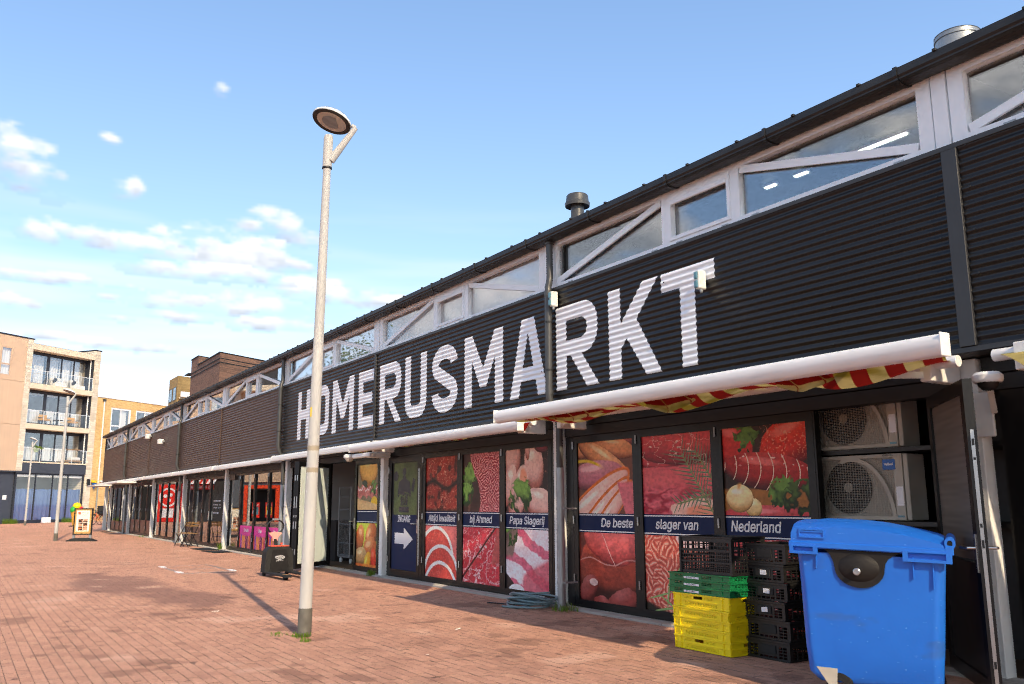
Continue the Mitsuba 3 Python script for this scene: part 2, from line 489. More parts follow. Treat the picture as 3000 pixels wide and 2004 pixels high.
def fascia_y(z):
    return YF - AMP * np.cos(2 * PI * (np.asarray(z) - ZB) / PER)


def sheet(x0, x1):
    z = np.linspace(ZB, ZT, 23 * 10 + 1)
    y = fascia_y(z)
    n = len(z)
    V = np.vstack([np.stack([np.full(n, x0), y, z], 1), np.stack([np.full(n, x1), y, z], 1)])
    F = []
    for i in range(n - 1):
        F += [(i, n + i, n + i + 1), (i, n + i + 1, i + 1)]
    return trimesh.Trimesh(V, F, process=False)


panels = [(XL, XK(-6), 'b'), (XK(-6), XK(-5), 'b'), (XK(-5), XK(-4), 'b'), (XK(-4), XK(-3), 'b'), (XK(-3), XK(-2), 'b')] + [(XK(k), XK(k + 1), 'k') for k in (-2, -1, 0, 1)]
for a, b, c in panels:
    part(hall, 'fascia_panel', sheet(a + .03, b - .03), 'm_fascia' if c == 'k' else 'm_fascia_brown', True, label='black corrugated fascia panel' if c == 'k' else 'brown corrugated fascia panel')
    part(hall, 'seam_strip', box(b - (.07 if c == 'k' and b > -9 else .035), b + (.07 if c == 'k' and b > -9 else .035), YF - .03, YF + .03, ZB, ZT, .004), 'm_anthracite' if c == 'k' else 'm_fascia_brown')
    # fixing screws in rows
    sc = []
    for zz in np.arange(ZB + PER * 3, ZT, PER * 5):
        for xx in np.linspace(a + .15, b - .15, 6):
            sc.append(box(xx - .008, xx + .008, YF - AMP - .006, YF, zz - .008, zz + .008))
    part(hall, 'screw', sc, 'm_black_plastic', kind='stuff')
part(hall, 'trim', box(XL, XR, YF - .02, YF + .08, ZT + .002, ZT + .05, .004), 'm_anthracite')
part(hall, 'trim', box(XL, XR, YF - .015, YF + .08, ZB - .05, ZB - .002, .004), 'm_anthracite')
part(hall, 'wall_core', box(XL, XR, YF + .08, YF + .22, ZB - .05, ZT + .03), 'm_anthracite')
part(hall, 'soffit', box(XL, XR, YF + .22, YG + .3, ZB - .05, ZB), 'm_lintel')
part(hall, 'side_wall', box(XL - .02, XL + .1, YF, 16, ZB, 5.2), 'm_anthracite')
part(hall, 'side_wall', box(XL + .1, XL + .22, YG + .1, 16, 0, ZB - .06), 'm_post')
part(hall, 'back_wall', box(XL, XR, 15.9, 16.1, 0, 5.5), 'm_interior_dark')
part(hall, 'upper_floor', box(XL + .1, XR, YG + .35, 15.88, ZB + .02, ZB + .2), 'm_interior_wall')
part(hall, 'floor', box(XL + .25, XR, YG + .05, 15.88, -.1, .02), 'm_interior_floor')
# roof
rv = [(7.02, 5.31), (7.02, 5.37), (16.4, 5.63), (16.4, 5.57)]
m = prism(sg.Polygon(rv), XR - XL + .5)
m.vertices = np.stack([np.array(m.vertices)[:, 2] + XL - .5, np.array(m.vertices)[:, 0], np.array(m.vertices)[:, 1]], 1)
m.fix_normals()
part(hall, 'roof', m, 'm_gutter')

# gutter with an ogee front, in lengths with brackets
gp = np.array([(6.965, 5.365), (6.945, 5.365), (6.94, 5.29), (6.955, 5.268), (6.955, 5.252), (6.99, 5.235), (7.10, 5.228), (7.19, 5.26), (7.18, 5.275), (7.10, 5.243), (7.0, 5.25), (6.972, 5.262), (6.96, 5.30)])
gpoly = sg.Polygon(gp)


def along_x(poly, x0, x1):
    """Polygon in (y, z) extruded along x."""
    m = prism(poly, x1 - x0)
    v = np.array(m.vertices)
    m.vertices = np.stack([v[:, 2] + x0, v[:, 0], v[:, 1]], 1)
    return m


xs = np.arange(XL - .2, XR, 1.556)
for a in xs:
    b = min(a + 1.556, XR)
    part(hall, 'gutter', along_x(gpoly, a, b - .006), 'm_gutter')
    gr = [along_x(gpoly.buffer(.011, join_style=2), b - .02, b + .02)]
    part(hall, 'gutter_joint', gr, 'm_black_plastic')
    parts(hall, 'gutter_clip', [box(xx - .018, xx + .018, 6.93, 6.97, 5.355, 5.382, .004) for xx in (a + .39, a + 1.17)], 'm_gutter')

# clerestory windows
for k in range(-7, 2):
    x = XK(k)
    if k == -7:
        x = XK(-7)
        wl = part(hall, 'end_window', upright(frame_poly(XL + .03, x + .05, 4.53, 5.25, .07), YW - .03, YW + .05), 'm_white_frame')
        part(wl, 'pane', quad(XL + .1, x - .02, 4.6, 5.18, YW + .02)[0], 'm_glass')
        part(wl, 'brace', bar((XL + .1, YW - .02, 5.15), (x - .03, YW - .02, 4.62), .03, .09), 'm_white_frame')
    part(hall, 'cover_strip', box(x - .15, x - .012, YW - .045, YW + .05, 4.53, 5.26, .003), 'm_white_frame')
    w = fresh(hall + '__clerestory_window')
    fr = [upright(frame_poly(x + .003, x + 6.06, 4.53, 5.26, .14, .075, .075), YW - .035, YW + .05),
          box(x + 2.44, x + 2.575, YW - .035, YW + .05, 4.605, 5.185), box(x + 3.6, x + 3.73, YW - .035, YW + .05, 4.605, 5.185)]
    scene[w] = mikit.ply(cat(fr), 'm_white_frame')
    part(w, 'vent_frame', upright(frame_poly(x + 2.578, x + 3.597, 4.608, 5.182, .045, .045, .07), YW - .05, YW + .03), 'm_white_frame')
    part(w, 'vent_grille', box(x + 2.63, x + 3.55, YW - .062, YW - .03, 5.06, 5.11, .006), 'm_white_frame')
    for a, b in ((.145, 2.438), (2.625, 3.55), (3.732, 5.92)):
        part(w, 'pane', quad(x + a, x + b, 4.606, 5.184, YW + .02)[0], 'm_clear_coated')
        part(w, 'inner_pane', quad(x + a, x + b, 4.606, 5.184, YW + .036)[0], 'm_clear_coated')
    part(w, 'brace', bar((x + .16, YW - .02, 4.635), (x + 2.42, YW - .02, 5.155), .025, .085), 'm_white_frame')
    part(w, 'brace', bar((x + 3.75, YW - .02, 5.155), (x + 5.90, YW - .02, 4.635), .025, .085), 'm_white_frame')
    parts(w, 'drain_cap', [box(x + q - .05, x + q + .05, YW - .045, YW - .03, 4.548, 4.572) for q in (.5, 2.3, 2.75, 3.5, 3.95, 5.7)], 'm_galv')
    if k in (-2, -1):
        sl = [rot(box(x + .1, x + 5.98, -.001, .001, -.022, .022), .75, (1, 0, 0)) for _ in range(1)][0]
        part(w, 'blind', [mv(sl, 0, YW + .16, z) for z in np.arange(4.6, 5.2, .033)], 'm_blind', label='white horizontal slat blind', kind='stuff')
    else:
        part(hall, 'partition', box(x - .06, x + .0, YW + .3, 15.8, ZB + .2, 5.3), 'm_interior_dark')
# fluorescent strips on the upper floor
mat('m_tube_housing', C(220, 220, 220), .5)
for x0_, x1_ in ((-5.98, -5.05), (-6.56, -6.34), (-7.02, -6.82)):
    h = part(hall, 'strip_light', box(x0_, x1_, 8.17, 8.23, 5.305, 5.33), 'm_tube_housing')
    kk = fresh(h + '__tube')
    scene[kk] = {**mikit.ply(box(x0_ + .02, x1_ - .02, 8.175, 8.225, 5.288, 5.304), 'm_white_plastic'), 'emitter': {'type': 'area', 'radiance': {'type': 'rgb', 'value': [1.2, 1.4, 1.2]}}}

# posts, threshold, lintels
for k in range(-7, 3):
    xk = XK(k)
    if k == -7:
        xk = -54.0
    part(hall, 'post', box(xk - .28, xk - .12, YP, YP + .15, 0, ZB - .06, .006), 'm_post')
part(hall, 'post', box(XL + .0, XL + .18, YP - .1, YP + .08, 0, ZB - .06, .006), 'm_post')
for k in range(-7, 2):
    a, b = XK(k), XK(k + 1)
    if k == -7:
        a = -54.0
    for i in range(6):
        part(hall, 'threshold_stone', box(a + (b - a) * i / 6 + .003, a + (b - a) * (i + 1) / 6 - .003, YG - .24, YG - .02, -.05, .022, .006), 'm_concrete')
    parts(hall, 'lintel', [box(a - .1, b - .3, YG - .05, YG + .1, 2.38, 2.52, .004), box(a - .1, b - .3, YG - .08, YG + .1, 2.524, 2.668, .004)], 'm_lintel')

# downpipes at every second bay
for k in (-6, -4, -2, 0):
    x = XK(k) + .16
    xu = XK(k) + .10
    pts = [(xu, 7.08, 5.26), (xu, 7.08, 4.78), (xu, 7.08, 4.70), (xu + .0, 7.07, 4.62), (x - .03, 7.03, 4.54), (x - .02, 7.02, 4.46), (x - .02, 7.02, 4.3), (x - .02, 7.02, 2.95), (x - .02, 7.03, 2.85), (x - .01, 7.08, 2.74), (x, 7.15, 2.62), (x, 7.17, 2.5), (x, 7.17, 1.9)]
    dp = part(hall, 'downpipe', tube(pts, .05, 14), 'm_pipe', 40)
    parts(dp, 'collar', [lathe([(.05, 0), (.066, .0), (.066, .05), (.05, .05)], 14, (xu, 7.08, 5.2)), lathe([(.05, 0), (.058, 0), (.058, .07), (.05, .07)], 14, (x - .02, 7.02, 4.4)), lathe([(.05, 0), (.058, 0), (.058, .06), (.05, .06)], 14, (x - .02, 7.02, 2.96))], 'm_pipe', 40)
    parts(dp, 'pipe_clip', [lathe([(.05, 0), (.057, 0), (.057, .025), (.05, .025)], 14, (x - .02, 7.02, z)) for z in (3.3, 4.0)] + [box(x - .1, x - .07, 7.0, 7.09, z, z + .025) for z in (3.3, 4.0)], 'm_black_plastic')
    part(dp, 'standpipe', lathe([(.057, 0), (.057, 1.93), (.05, 1.93)], 16, (x, 7.17, 0)), 'm_galv', 40, label='galvanised lower length of the downpipe')
    parts(dp, 'bracket', [lathe([(.057, 0), (.064, 0), (.064, .03), (.057, .03)], 16, (x, 7.17, z)) for z in (.35, 1.35)] + [box(x + .05, x + .11, 7.16, YP, z + .005, z + .025) for z in (.35, 1.35)], 'm_galv')

# painted letters, sheets that follow the corrugation
S = .125


def stroke(pts, cap=2, join=2, w=S):
    return sg.LineString(pts).buffer(w, cap_style=cap, join_style=join)


def clip(g, w):
    return g.intersection(rect(0, w, 0, 1.2))


def glyph(ch, w):
    if ch == 'H':
        return unary_union([rect(0, .25, 0, 1.2), rect(w - .25, w, 0, 1.2), rect(.2, w - .2, .49, .73)])
    if ch == 'O':
        o = rect(.32, w - .32, .36, .84).buffer(.32 + .02)
        return clip(o, w).difference(rect(.36, w - .36, .37, .83).buffer(.115))
    if ch == 'M':
        return unary_union([rect(0, .25, 0, 1.2), rect(w - .25, w, 0, 1.2), sg.Polygon([(0, 1.2), (.26, 1.2), (w / 2, .62), (w - .26, 1.2), (w, 1.2), (w / 2 + .1, .30), (w / 2 - .1, .30)])])
    if ch == 'E':
        return unary_union([rect(0, .25, 0, 1.2), rect(0, w, 0, .235), rect(0, w, .965, 1.2), rect(0, w - .12, .5, .72)])
    if ch == 'R':
        bowl = clip(unary_union([rect(0, w - .34, .47, 1.2), rect(w - .36, w - .32, .79, .88).buffer(.32)]), w)
        hole = unary_union([rect(.25, w - .38, .69, .98), sg.Point(w - .38, .835).buffer(.145)])
        return unary_union([rect(0, .25, 0, 1.2), bowl.difference(hole), sg.Polygon([(.30, .52), (.56, .52), (w + .02, 0), (w - .25, 0)])])
    if ch == 'U':
        o = unary_union([rect(.33, w - .33, .34, .5).buffer(.33), rect(0, w, .5, 1.2)])
        return clip(o, w).difference(unary_union([rect(.345, w - .345, .34, .5).buffer(.10), rect(.245, w - .245, .45, 1.3)]))
    if ch == 'S':
        t = np.linspace(0, 1, 14)
        top = [(w / 2 + (w / 2 - S) * math.cos(a), .86 + .215 * math.sin(a)) for a in np.linspace(.05, PI + .6, 18)]
        bot = [(w / 2 + (w / 2 - S) * math.cos(a), .34 + .215 * math.sin(a)) for a in np.linspace(.6, -PI - .05, 18)]
        return clip(stroke(top + bot, 2, 1), w)
    if ch == 'A':
        return unary_union([sg.Polygon([(0, 0), (.25, 0), (w / 2, .98), (w - .25, 0), (w, 0), (w / 2 + .17, 1.2), (w / 2 - .17, 1.2)]), rect(.22, w - .22, .24, .45)])
    if ch == 'K':
        return unary_union([rect(0, .25, 0, 1.2), sg.Polygon([(.24, .38), (w - .02, 1.2), (w - .31, 1.2), (.24, .71)]), sg.Polygon([(.33, .56), (.55, .76), (w, 0), (w - .28, 0)])])
    if ch == 'T':
        return unary_union([rect(0, w, .965, 1.2), rect(w / 2 - .125, w / 2 + .125, 0, 1.2)])


def letter_mesh(g, x, z):
    g = sa.translate(g, x, z)
    step = PER / 8
    V, F, n = [], [], 0
    lo, hi = g.bounds[1], g.bounds[3]
    i = math.floor((lo - ZB) / step)
    while ZB + i * step < hi:
        a = ZB + i * step
        s = g.intersection(rect(-99, 99, a, a + step))
        for q in getattr(s, 'geoms', [s]):
            if q.geom_type != 'Polygon' or q.area < 1e-7:
                continue
            v, f = trimesh.creation.triangulate_polygon(q, engine='earcut')
            zz = v[:, 1]
            V.append(np.stack([v[:, 0], fascia_y(zz) - .003, zz], 1))
            F.append(np.array(f) + n)
            n += len(v)
        i += 1
    V, F = np.vstack(V), np.vstack(F)
    nr = np.cross(V[F[:, 1]] - V[F[:, 0]], V[F[:, 2]] - V[F[:, 0]])
    F = np.where((nr[:, 1] > 0)[:, None], F[:, ::-1], F)
    m = trimesh.Trimesh(np.round(V, 5), F, process=True)
    m.merge_vertices()
    return m


for ch, a, b in (('H', -21.29, -20.42), ('O', -20.17, -19.11), ('M', -18.885, -17.612), ('E', -17.35, -16.49), ('R', -16.235, -15.22), ('U', -15.04, -14.13), ('S', -13.91, -12.95),
                 ('M', -12.705, -11.465), ('A', -11.265, -10.24), ('R', -10.012, -9.05), ('K', -8.81, -7.80), ('T', -7.768, -6.866)):
    part(hall, 'letter', letter_mesh(glyph(ch, b - a), a, 3.005), 'm_white_letter', True, label='white painted letter ' + ch)

# ------------------------------------------------------------------ printed window films (flat print, procedural)
cl = lambda t: dr.clip(t, 0, 1)


def lay(c, d, m):
    return mix(c, d, cl(m))


def lobe(x, y, cx, cy, rx, ry, ang=0.0, wob=0.0, nz=None):
    """(inside mask, local x, local y, squared radius) of a wobbly ellipse."""
    ca, sa_ = math.cos(ang), math.sin(ang)
    lx, ly = ((x - cx) * ca + (y - cy) * sa_) / rx, (-(x - cx) * sa_ + (y - cy) * ca) / ry
    q = lx * lx + ly * ly
    if nz is not None:
        q = q + wob * (nz - .5)
    return smoothstep(1.04, .96, q), lx, ly, q


def flesh(c, L, hi, mid, lo, t=None, gl=.55):
    """A lobe of meat or the like, in three tones across its local height."""
    m, lx, ly, q = L
    t = cl(.55 + .42 * ly - .30 * q) if t is None else t
    c = lay(c, lay(lay(mi.Color3f(lo), mid, smoothstep(0, .45, t)), hi, smoothstep(.45, .95, t)), m)
    c = lay(c, [v * .45 for v in lo], m * smoothstep(.72, 1.0, q) * smoothstep(.2, -.6, ly))
    return lay(c, [min(.95, v * 1.25 + .12) for v in hi], m * smoothstep(.16, .02, (lx + .18) ** 2 * .6 + (ly - .50) ** 2 * 2.2) * gl)


def ridge(n, w):
    return smoothstep(w, 0, dr.abs(n - .5))


def herb(c, x, y, cx, cy, r, nz, tone=1.0):
    m, lx, ly, q = lobe(x, y, cx, cy, r, r * .8, .3, 2.4, nz)
    return lay(c, lay(mi.Color3f(C(26 * tone, 56 * tone, 20 * tone)), C(116 * tone, 158 * tone, 66 * tone), smoothstep(.35, .7, nz + .2 * ly)), m * smoothstep(.36, .46, nz + .05))


def sprig(c, x, y, ax, ay, bx, by, nn, ln):
    """A rosemary sprig: a stem and needles."""
    L = math.hypot(bx - ax, by - ay)
    ux, uy = (bx - ax) / L, (by - ay) / L
    s = (x - ax) * ux + (y - ay) * uy
    t = -(x - ax) * uy + (y - ay) * ux
    at = dr.abs(t)
    ph = (s - at * .9) * nn
    f = dr.abs(ph - dr.floor(ph) - .5)
    ln = ln * (.35 + .65 * cell_rand(dr.floor(ph), dr.select(t > 0, 1.0, 5.0), 3))
    inside = smoothstep(0, .01, s - at * .5) * smoothstep(L + at * 1.2, L - .02 + at * 1.2, s) * smoothstep(0, -.02, at - ln)
    nd = smoothstep(.30, .18, f + .22 * at / dr.maximum(ln, .01)) * inside
    c = lay(c, mix(C(70, 92, 70), C(160, 180, 140), cl(f * 3)), nd)
    return lay(c, C(120, 130, 80), smoothstep(.012, .006, at) * smoothstep(-.02, 0, s) * smoothstep(L, L - .02, s))


def strands(x, y, f1, f2, cells, freq):
    """Short curled strands: stripes whose direction changes from cell to cell."""
    wx, wy = x + .05 * (f1 - .5), y + .05 * (f2 - .5)
    d1, d2, id_ = mikit.voronoi(wx * cells, wy * cells)
    a = id_ * PI * 2
    st = dr.sin((wx * dr.cos(a) + wy * dr.sin(a)) * freq + d1 * 2.5)
    return st, smoothstep(.0, .16, d2 - d1)


def film_shred(x, y, f1, f2, w):
    c = mix(C(112, 26, 20), C(178, 52, 38), f1)
    wx, wy = x + .12 * (f1 - .5), y + .10 * (f2 - .5)
    c = lay(c, C(206, 112, 88), ridge(fbm(wx * 9 + wy * 5, wy * 13 - wx * 6, 2, 3), .035) * .9)
    c = lay(c, C(222, 176, 146), ridge(fbm(wx * 5 - wy * 4, wy * 9 + wx * 3, 7, 3), .02) * smoothstep(.4, .6, f1))
    c = lay(c, C(38, 14, 10), smoothstep(.02, .09, .10 - dr.abs(y - .46 - .07 * dr.sin(x * 6))))
    c = lay(c, C(40, 14, 10), smoothstep(.56, .72, f2) * .8)
    return lay(c, C(28, 10, 8), smoothstep(.10, .02, y + .05 * f1))


def film_slices(x, y, f1, f2, w):
    c = mix(C(204, 92, 92), C(228, 132, 124), f1)
    for cx, cy, r in ((.42, .36, .95), (.60, .0, .98), (.58, -.30, .96)):
        q = dr.sqrt((x - cx) ** 2 + ((y - cy) * 1.02) ** 2)
        q = q + .02 * (f1 - .5) + .02 * (x - cx)
        c = lay(c, C(244, 228, 218), smoothstep(r * .62 + .07, r * .62 + .06, q))
        red = lay(mix(C(186, 48, 42), C(214, 84, 74), f1), C(232, 142, 124), ridge(f2, .02) * .6)
        c = lay(c, red, smoothstep(r * .62, r * .62 - .012, q))
        c = lay(c, C(150, 30, 28), smoothstep(.02, 0, dr.abs(q - r * .62 + .012)) * .4)
    return c


def film_mince(x, y, f1, f2, w):
    c = mix(C(34, 24, 22), C(78, 42, 38), f1)
    c = lay(c, C(96, 60, 48), smoothstep(.05, .02, dr.abs(x - .2 - .12 * y)))
    c = herb(c, x, y, .24, .60, .24, f2, 1.05)
    c = herb(c, x, y, .10, .30, .24, fbm(x * 9, y * 9, 9, 3), 1.1)
    edge = x - (.40 + .16 * dr.sin(y * 4.2 + .6) * .9 - .10 * (y - .5))
    s, e = strands(x, y, f1, f2, 11, 150)
    worm = lay(mix(C(150, 36, 48), C(214, 92, 96), cl(s * .6 + .5)), C(244, 178, 172), smoothstep(.35, .95, s))
    worm = lay(mi.Color3f(C(140, 30, 40)), worm, e * .75 + .25)
    return lay(c, worm, smoothstep(0, .02, edge + .05 * (f2 - .5)))


def film_marbled(x, y, f1, f2, w):
    v1 = ridge(fbm(x * 5 + f1 * .8, y * 6, 4, 4), .035)
    v2 = ridge(fbm(x * 11 + 5, y * 12 + f2, 4, 3), .03)
    c = mix(C(176, 24, 40), C(212, 62, 76), f1)
    c = lay(c, C(240, 190, 190), cl(v1 + .7 * v2))
    d = (y - .62) - .95 * (x - .52)                                # the gap between the two steaks
    top = smoothstep(0, .02, y - .40 + .10 * (f1 - .5) - 1.0 * (x - .25))
    gap = smoothstep(.035, .015, dr.abs(y - .33 - .85 * (x - .25)))
    c = lay(c, C(70, 22, 20), gap)
    c = lay(c, mix(C(168, 62, 62), C(196, 92, 88), f2), smoothstep(.0, .02, (y - .52) + 2.0 * (x - 1.15) - .05) * top * 0 + smoothstep(0, .03, x - .78 - .30 * (y)) * smoothstep(.35, .45, y))
    return c


def film_chicken(x, y, f1, f2, w):
    c = mix(C(26, 20, 20), C(58, 36, 34), f1)
    sk = (C(240, 208, 190), C(222, 172, 158), C(168, 96, 82))
    c = flesh(c, lobe(x, y, .12, .88, .30, .42, .3, .3, f1), *sk)
    c = flesh(c, lobe(x, y, .80, .68, .26, .36, .25, .25, f2), *sk)
    c = flesh(c, lobe(x, y, .62, .98, .07, .22, .1, .3, f1), *sk)
    c = flesh(c, lobe(x, y, 1.02, 1.0, .22, .13, 0, .3, f1), C(190, 110, 110), C(150, 70, 80), C(90, 36, 44))
    c = flesh(c, lobe(x, y, .08, .40, .17, .36, -.5, .3, f2), *sk)
    c = flesh(c, lobe(x, y, .36, .26, .22, .50, -.42, .3, f1), *sk)
    c = lay(c, C(232, 150, 118), smoothstep(1.0, .5, ((x - .50) / .12) ** 2 + ((y - .55) / .16) ** 2 + 1.2 * (f1 - .5)))
    c = flesh(c, lobe(x, y, .94, .14, .40, .22, -.15, .3, f2), *sk)
    c = lay(c, C(206, 120, 100), ridge(f1, .012) * .4)
    c = herb(c, x, y, .42, .24, .32, fbm(x * 6 + y * 3, y * 6, 9, 3), 1.0)
    return c


def film_ribs(x, y, f1, f2, w):
    t = y + .34 * x - .06 * dr.sin(x * 5) + .12 * (f1 - .5)
    b = dr.sin(t * 13.5 + 1.2 * (f2 - .5))
    c = lay(mix(C(244, 226, 226), C(226, 192, 196), f1), mix(C(196, 66, 96), C(220, 122, 140), f2), smoothstep(.18, .5, b))
    c = lay(c, mix(C(190, 52, 76), C(216, 100, 110), f2), smoothstep(.0, .1, .42 - y + .4 * (x - .72)) * smoothstep(.45, .6, x + .2 * f1) * .9)
    edge = y - (1.02 - .0) - 0 * x
    bk = smoothstep(0, .03, (.20 - x) + .32 * (y - .5) * 1.0)
    c = lay(c, mix(C(70, 54, 46), C(150, 120, 110), f1), bk * smoothstep(.5, .6, y))
    c = herb(c, x, y, .12, .90, .22, f2, 1.1)
    c = lay(c, C(44, 34, 34), smoothstep(.0, .02, .34 - y * 1.15 - x * .8 + .1 * (f1 - .5)))
    return lay(c, C(236, 218, 214), smoothstep(1.05, .95, ((x - .3) / .24) ** 2 + ((y + .02) / .14) ** 2))


def film_sausage(x, y, f1, f2, w):
    c = mix(C(82, 46, 32), C(128, 76, 58), f1)
    so = (C(240, 184, 128), C(206, 132, 84), C(128, 66, 38))
    c = flesh(c, lobe(x, y, .96, 1.0, .40, .15, 0, .06, f1), C(214, 140, 120), C(190, 104, 92), C(120, 50, 44))
    c = flesh(c, lobe(x, y, .78, .86, .46, .14, -.2, .06, f1), *so)
    c = flesh(c, lobe(x, y, .14, .86, .22, .12, .3, .06, f1), *so)
    c = flesh(c, lobe(x, y, .56, .70, .60, .15, -.42, .06, f2), *so)
    c = flesh(c, lobe(x, y, .40, .50, .60, .20, .05, .1, f1), C(222, 160, 156), C(184, 106, 116), C(120, 56, 62))
    c = lay(c, C(214, 172, 40), smoothstep(.03, .01, dr.abs(y - .70 + .5 * (x - .1) ** 2)) * smoothstep(.6, .4, x))
    rind = C(206, 104, 44)
    for cx, cy, rx, ry, a in ((.34, .16, .86, .20, .48), (.52, .05, .70, .15, .62), (.66, -.02, .66, .13, .72)):
        L = lobe(x, y, cx, cy, rx, ry, a, .1, f1)
        c = lay(c, rind, L[0])
        m2 = lobe(x, y, cx - .012, cy - .02, rx - .025, ry - .03, a, .1, f1)
        c = flesh(c, m2, C(240, 202, 186), C(230, 176, 160), C(212, 140, 128))
    return lay(c, C(206, 104, 112), smoothstep(.0, .02, x - .62 + .9 * (.5 - y) - .5) * 0 + smoothstep(0, .02, x - 1.0 + .4 * y) * smoothstep(.42, .38, y))


def film_roast(x, y, f1, f2, w):
    c = mix(C(70, 24, 18), C(112, 40, 30), f1)
    g = .62 + .8 * fbm(x * 7 + 3 * y, y * 17 - 2 * x, 8, 4)
    # the big cut: a pale red face on top, the browned side below
    c = flesh(c, lobe(x, y, .68, .52, .72, .50, .05, .3, f1), C(190, 84, 66), C(156, 58, 42), C(92, 34, 22), gl=0)
    c = flesh(c, lobe(x, y, .74, .92, .62, .36, -.12, .35, f2), C(222, 128, 124), C(208, 92, 90), C(176, 62, 58), gl=0)
    c = c * g
    c = lay(c, C(236, 178, 166), smoothstep(.010, .003, dr.abs(x - .50 - .60 * (1.0 - y) + .04 * (f1 - .5))) * smoothstep(.50, .6, y))
    c = lay(c, C(226, 160, 148), smoothstep(.014, .004, dr.abs(y - .60 - .05 * dr.sin(x * 7) + .05 * (f1 - .5))) * .6)
    c = lay(c, C(52, 18, 14), smoothstep(.30, .16, y + .12 * (f1 - .5)) * .85)
    for cx, cy, rx, ry, a in ((.20, .20, .22, .17, .6), (.90, .08, .36, .16, .3), (.50, .02, .2, .1, -.2)):
        c = flesh(c, lobe(x, y, cx, cy, rx, ry, a, .9, f2), C(196, 110, 104), C(146, 58, 52), C(84, 28, 24), gl=0)
    return lay(c, C(230, 196, 186), smoothstep(1.0, .7, ((x - .30) / .09) ** 2 + ((y - .30) / .05) ** 2 + 1.2 * (f1 - .5)) * .7)


def film_steak(x, y, f1, f2, w):
    c = flesh(mix(C(150, 34, 44), C(190, 64, 70), f1), lobe(x, y, .55, .92, .95, .34, -.06, .25, f1), C(226, 118, 118), C(200, 72, 74), C(140, 32, 40))
    c = lay(c, C(238, 196, 184), ridge(fbm(x * 6, y * 11, 5, 3), .02) * smoothstep(.5, .62, y))
    c = lay(c, C(96, 16, 24), smoothstep(.04, .0, dr.abs(y - .585 + .04 * dr.sin(x * 5))) * .8)
    g = cl(.5 + .5 * dr.sin(fbm(x * 4, y * 9, 7, 3) * 20))
    low = mix(C(150, 26, 48), C(206, 92, 104), g)
    low = lay(mix(C(214, 104, 106), C(196, 70, 80), f1), low, smoothstep(.40, .22, y + .08 * (f1 - .5)))
    c = lay(c, low, smoothstep(.575, .555, y + .03 * (f1 - .5)))
    c = lay(c, C(228, 178, 160), smoothstep(1.05, .9, ((x - .95) / .5) ** 2 + ((y - .03) / .16) ** 2 + .8 * (f2 - .5)))
    c = lay(c, C(222, 110, 60), smoothstep(.0, .03, .12 - y - .5 * (1.0 - x) ** 2) * smoothstep(.7, .8, x) * .6)
    c = sprig(c, x, y, 1.18, .02, .70, .72, 17, .30)
    c = sprig(c, x, y, 1.26, .30, .92, .74, 16, .24)
    return sprig(c, x, y, 1.2, .24, .60, .12, 14, .16)


def film_worms(x, y, f1, f2, w):
    s, e = strands(x, y, f1, f2, 8.5, 96)
    c = lay(mix(C(190, 76, 62), C(232, 130, 110), cl(s * .6 + .5)), C(246, 180, 158), smoothstep(.55, 1.0, s))
    c = lay(c, C(176, 70, 58), smoothstep(-.6, -.98, s))
    c = lay(mi.Color3f(C(186, 84, 70)), c, e * .8 + .2)
    c = lay(c, C(232, 190, 186), smoothstep(1.05, .9, ((x - .95) / .4) ** 2 + ((y - .98) / .16) ** 2))
    c = lay(c, C(40, 34, 26), smoothstep(.0, .06, .18 - y - .30 * x + .1 * (f1 - .5)))
    for ax, ay, bx, by, ww in ((.10, .02, .62, .12, .03), (.2, .26, .60, .04, .028), (.36, .02, .44, .56, .03), (.0, .16, .5, .30, .026), (.52, .5, .70, .70, .03), (.62, .02, .5, .40, .026)):
        L = math.hypot(bx - ax, by - ay)
        ux, uy = (bx - ax) / L, (by - ay) / L
        q, t = ((x - ax) * ux + (y - ay) * uy) / L, dr.abs(-(x - ax) * uy + (y - ay) * ux)
        c = lay(c, mix(C(60, 84, 50), C(150, 178, 110), cl(1 - t / ww)), smoothstep(0, -.006, t - ww * dr.maximum(0, 4 * q * (1 - q)) * .6) * (q > 0) * (q < 1))
    return c


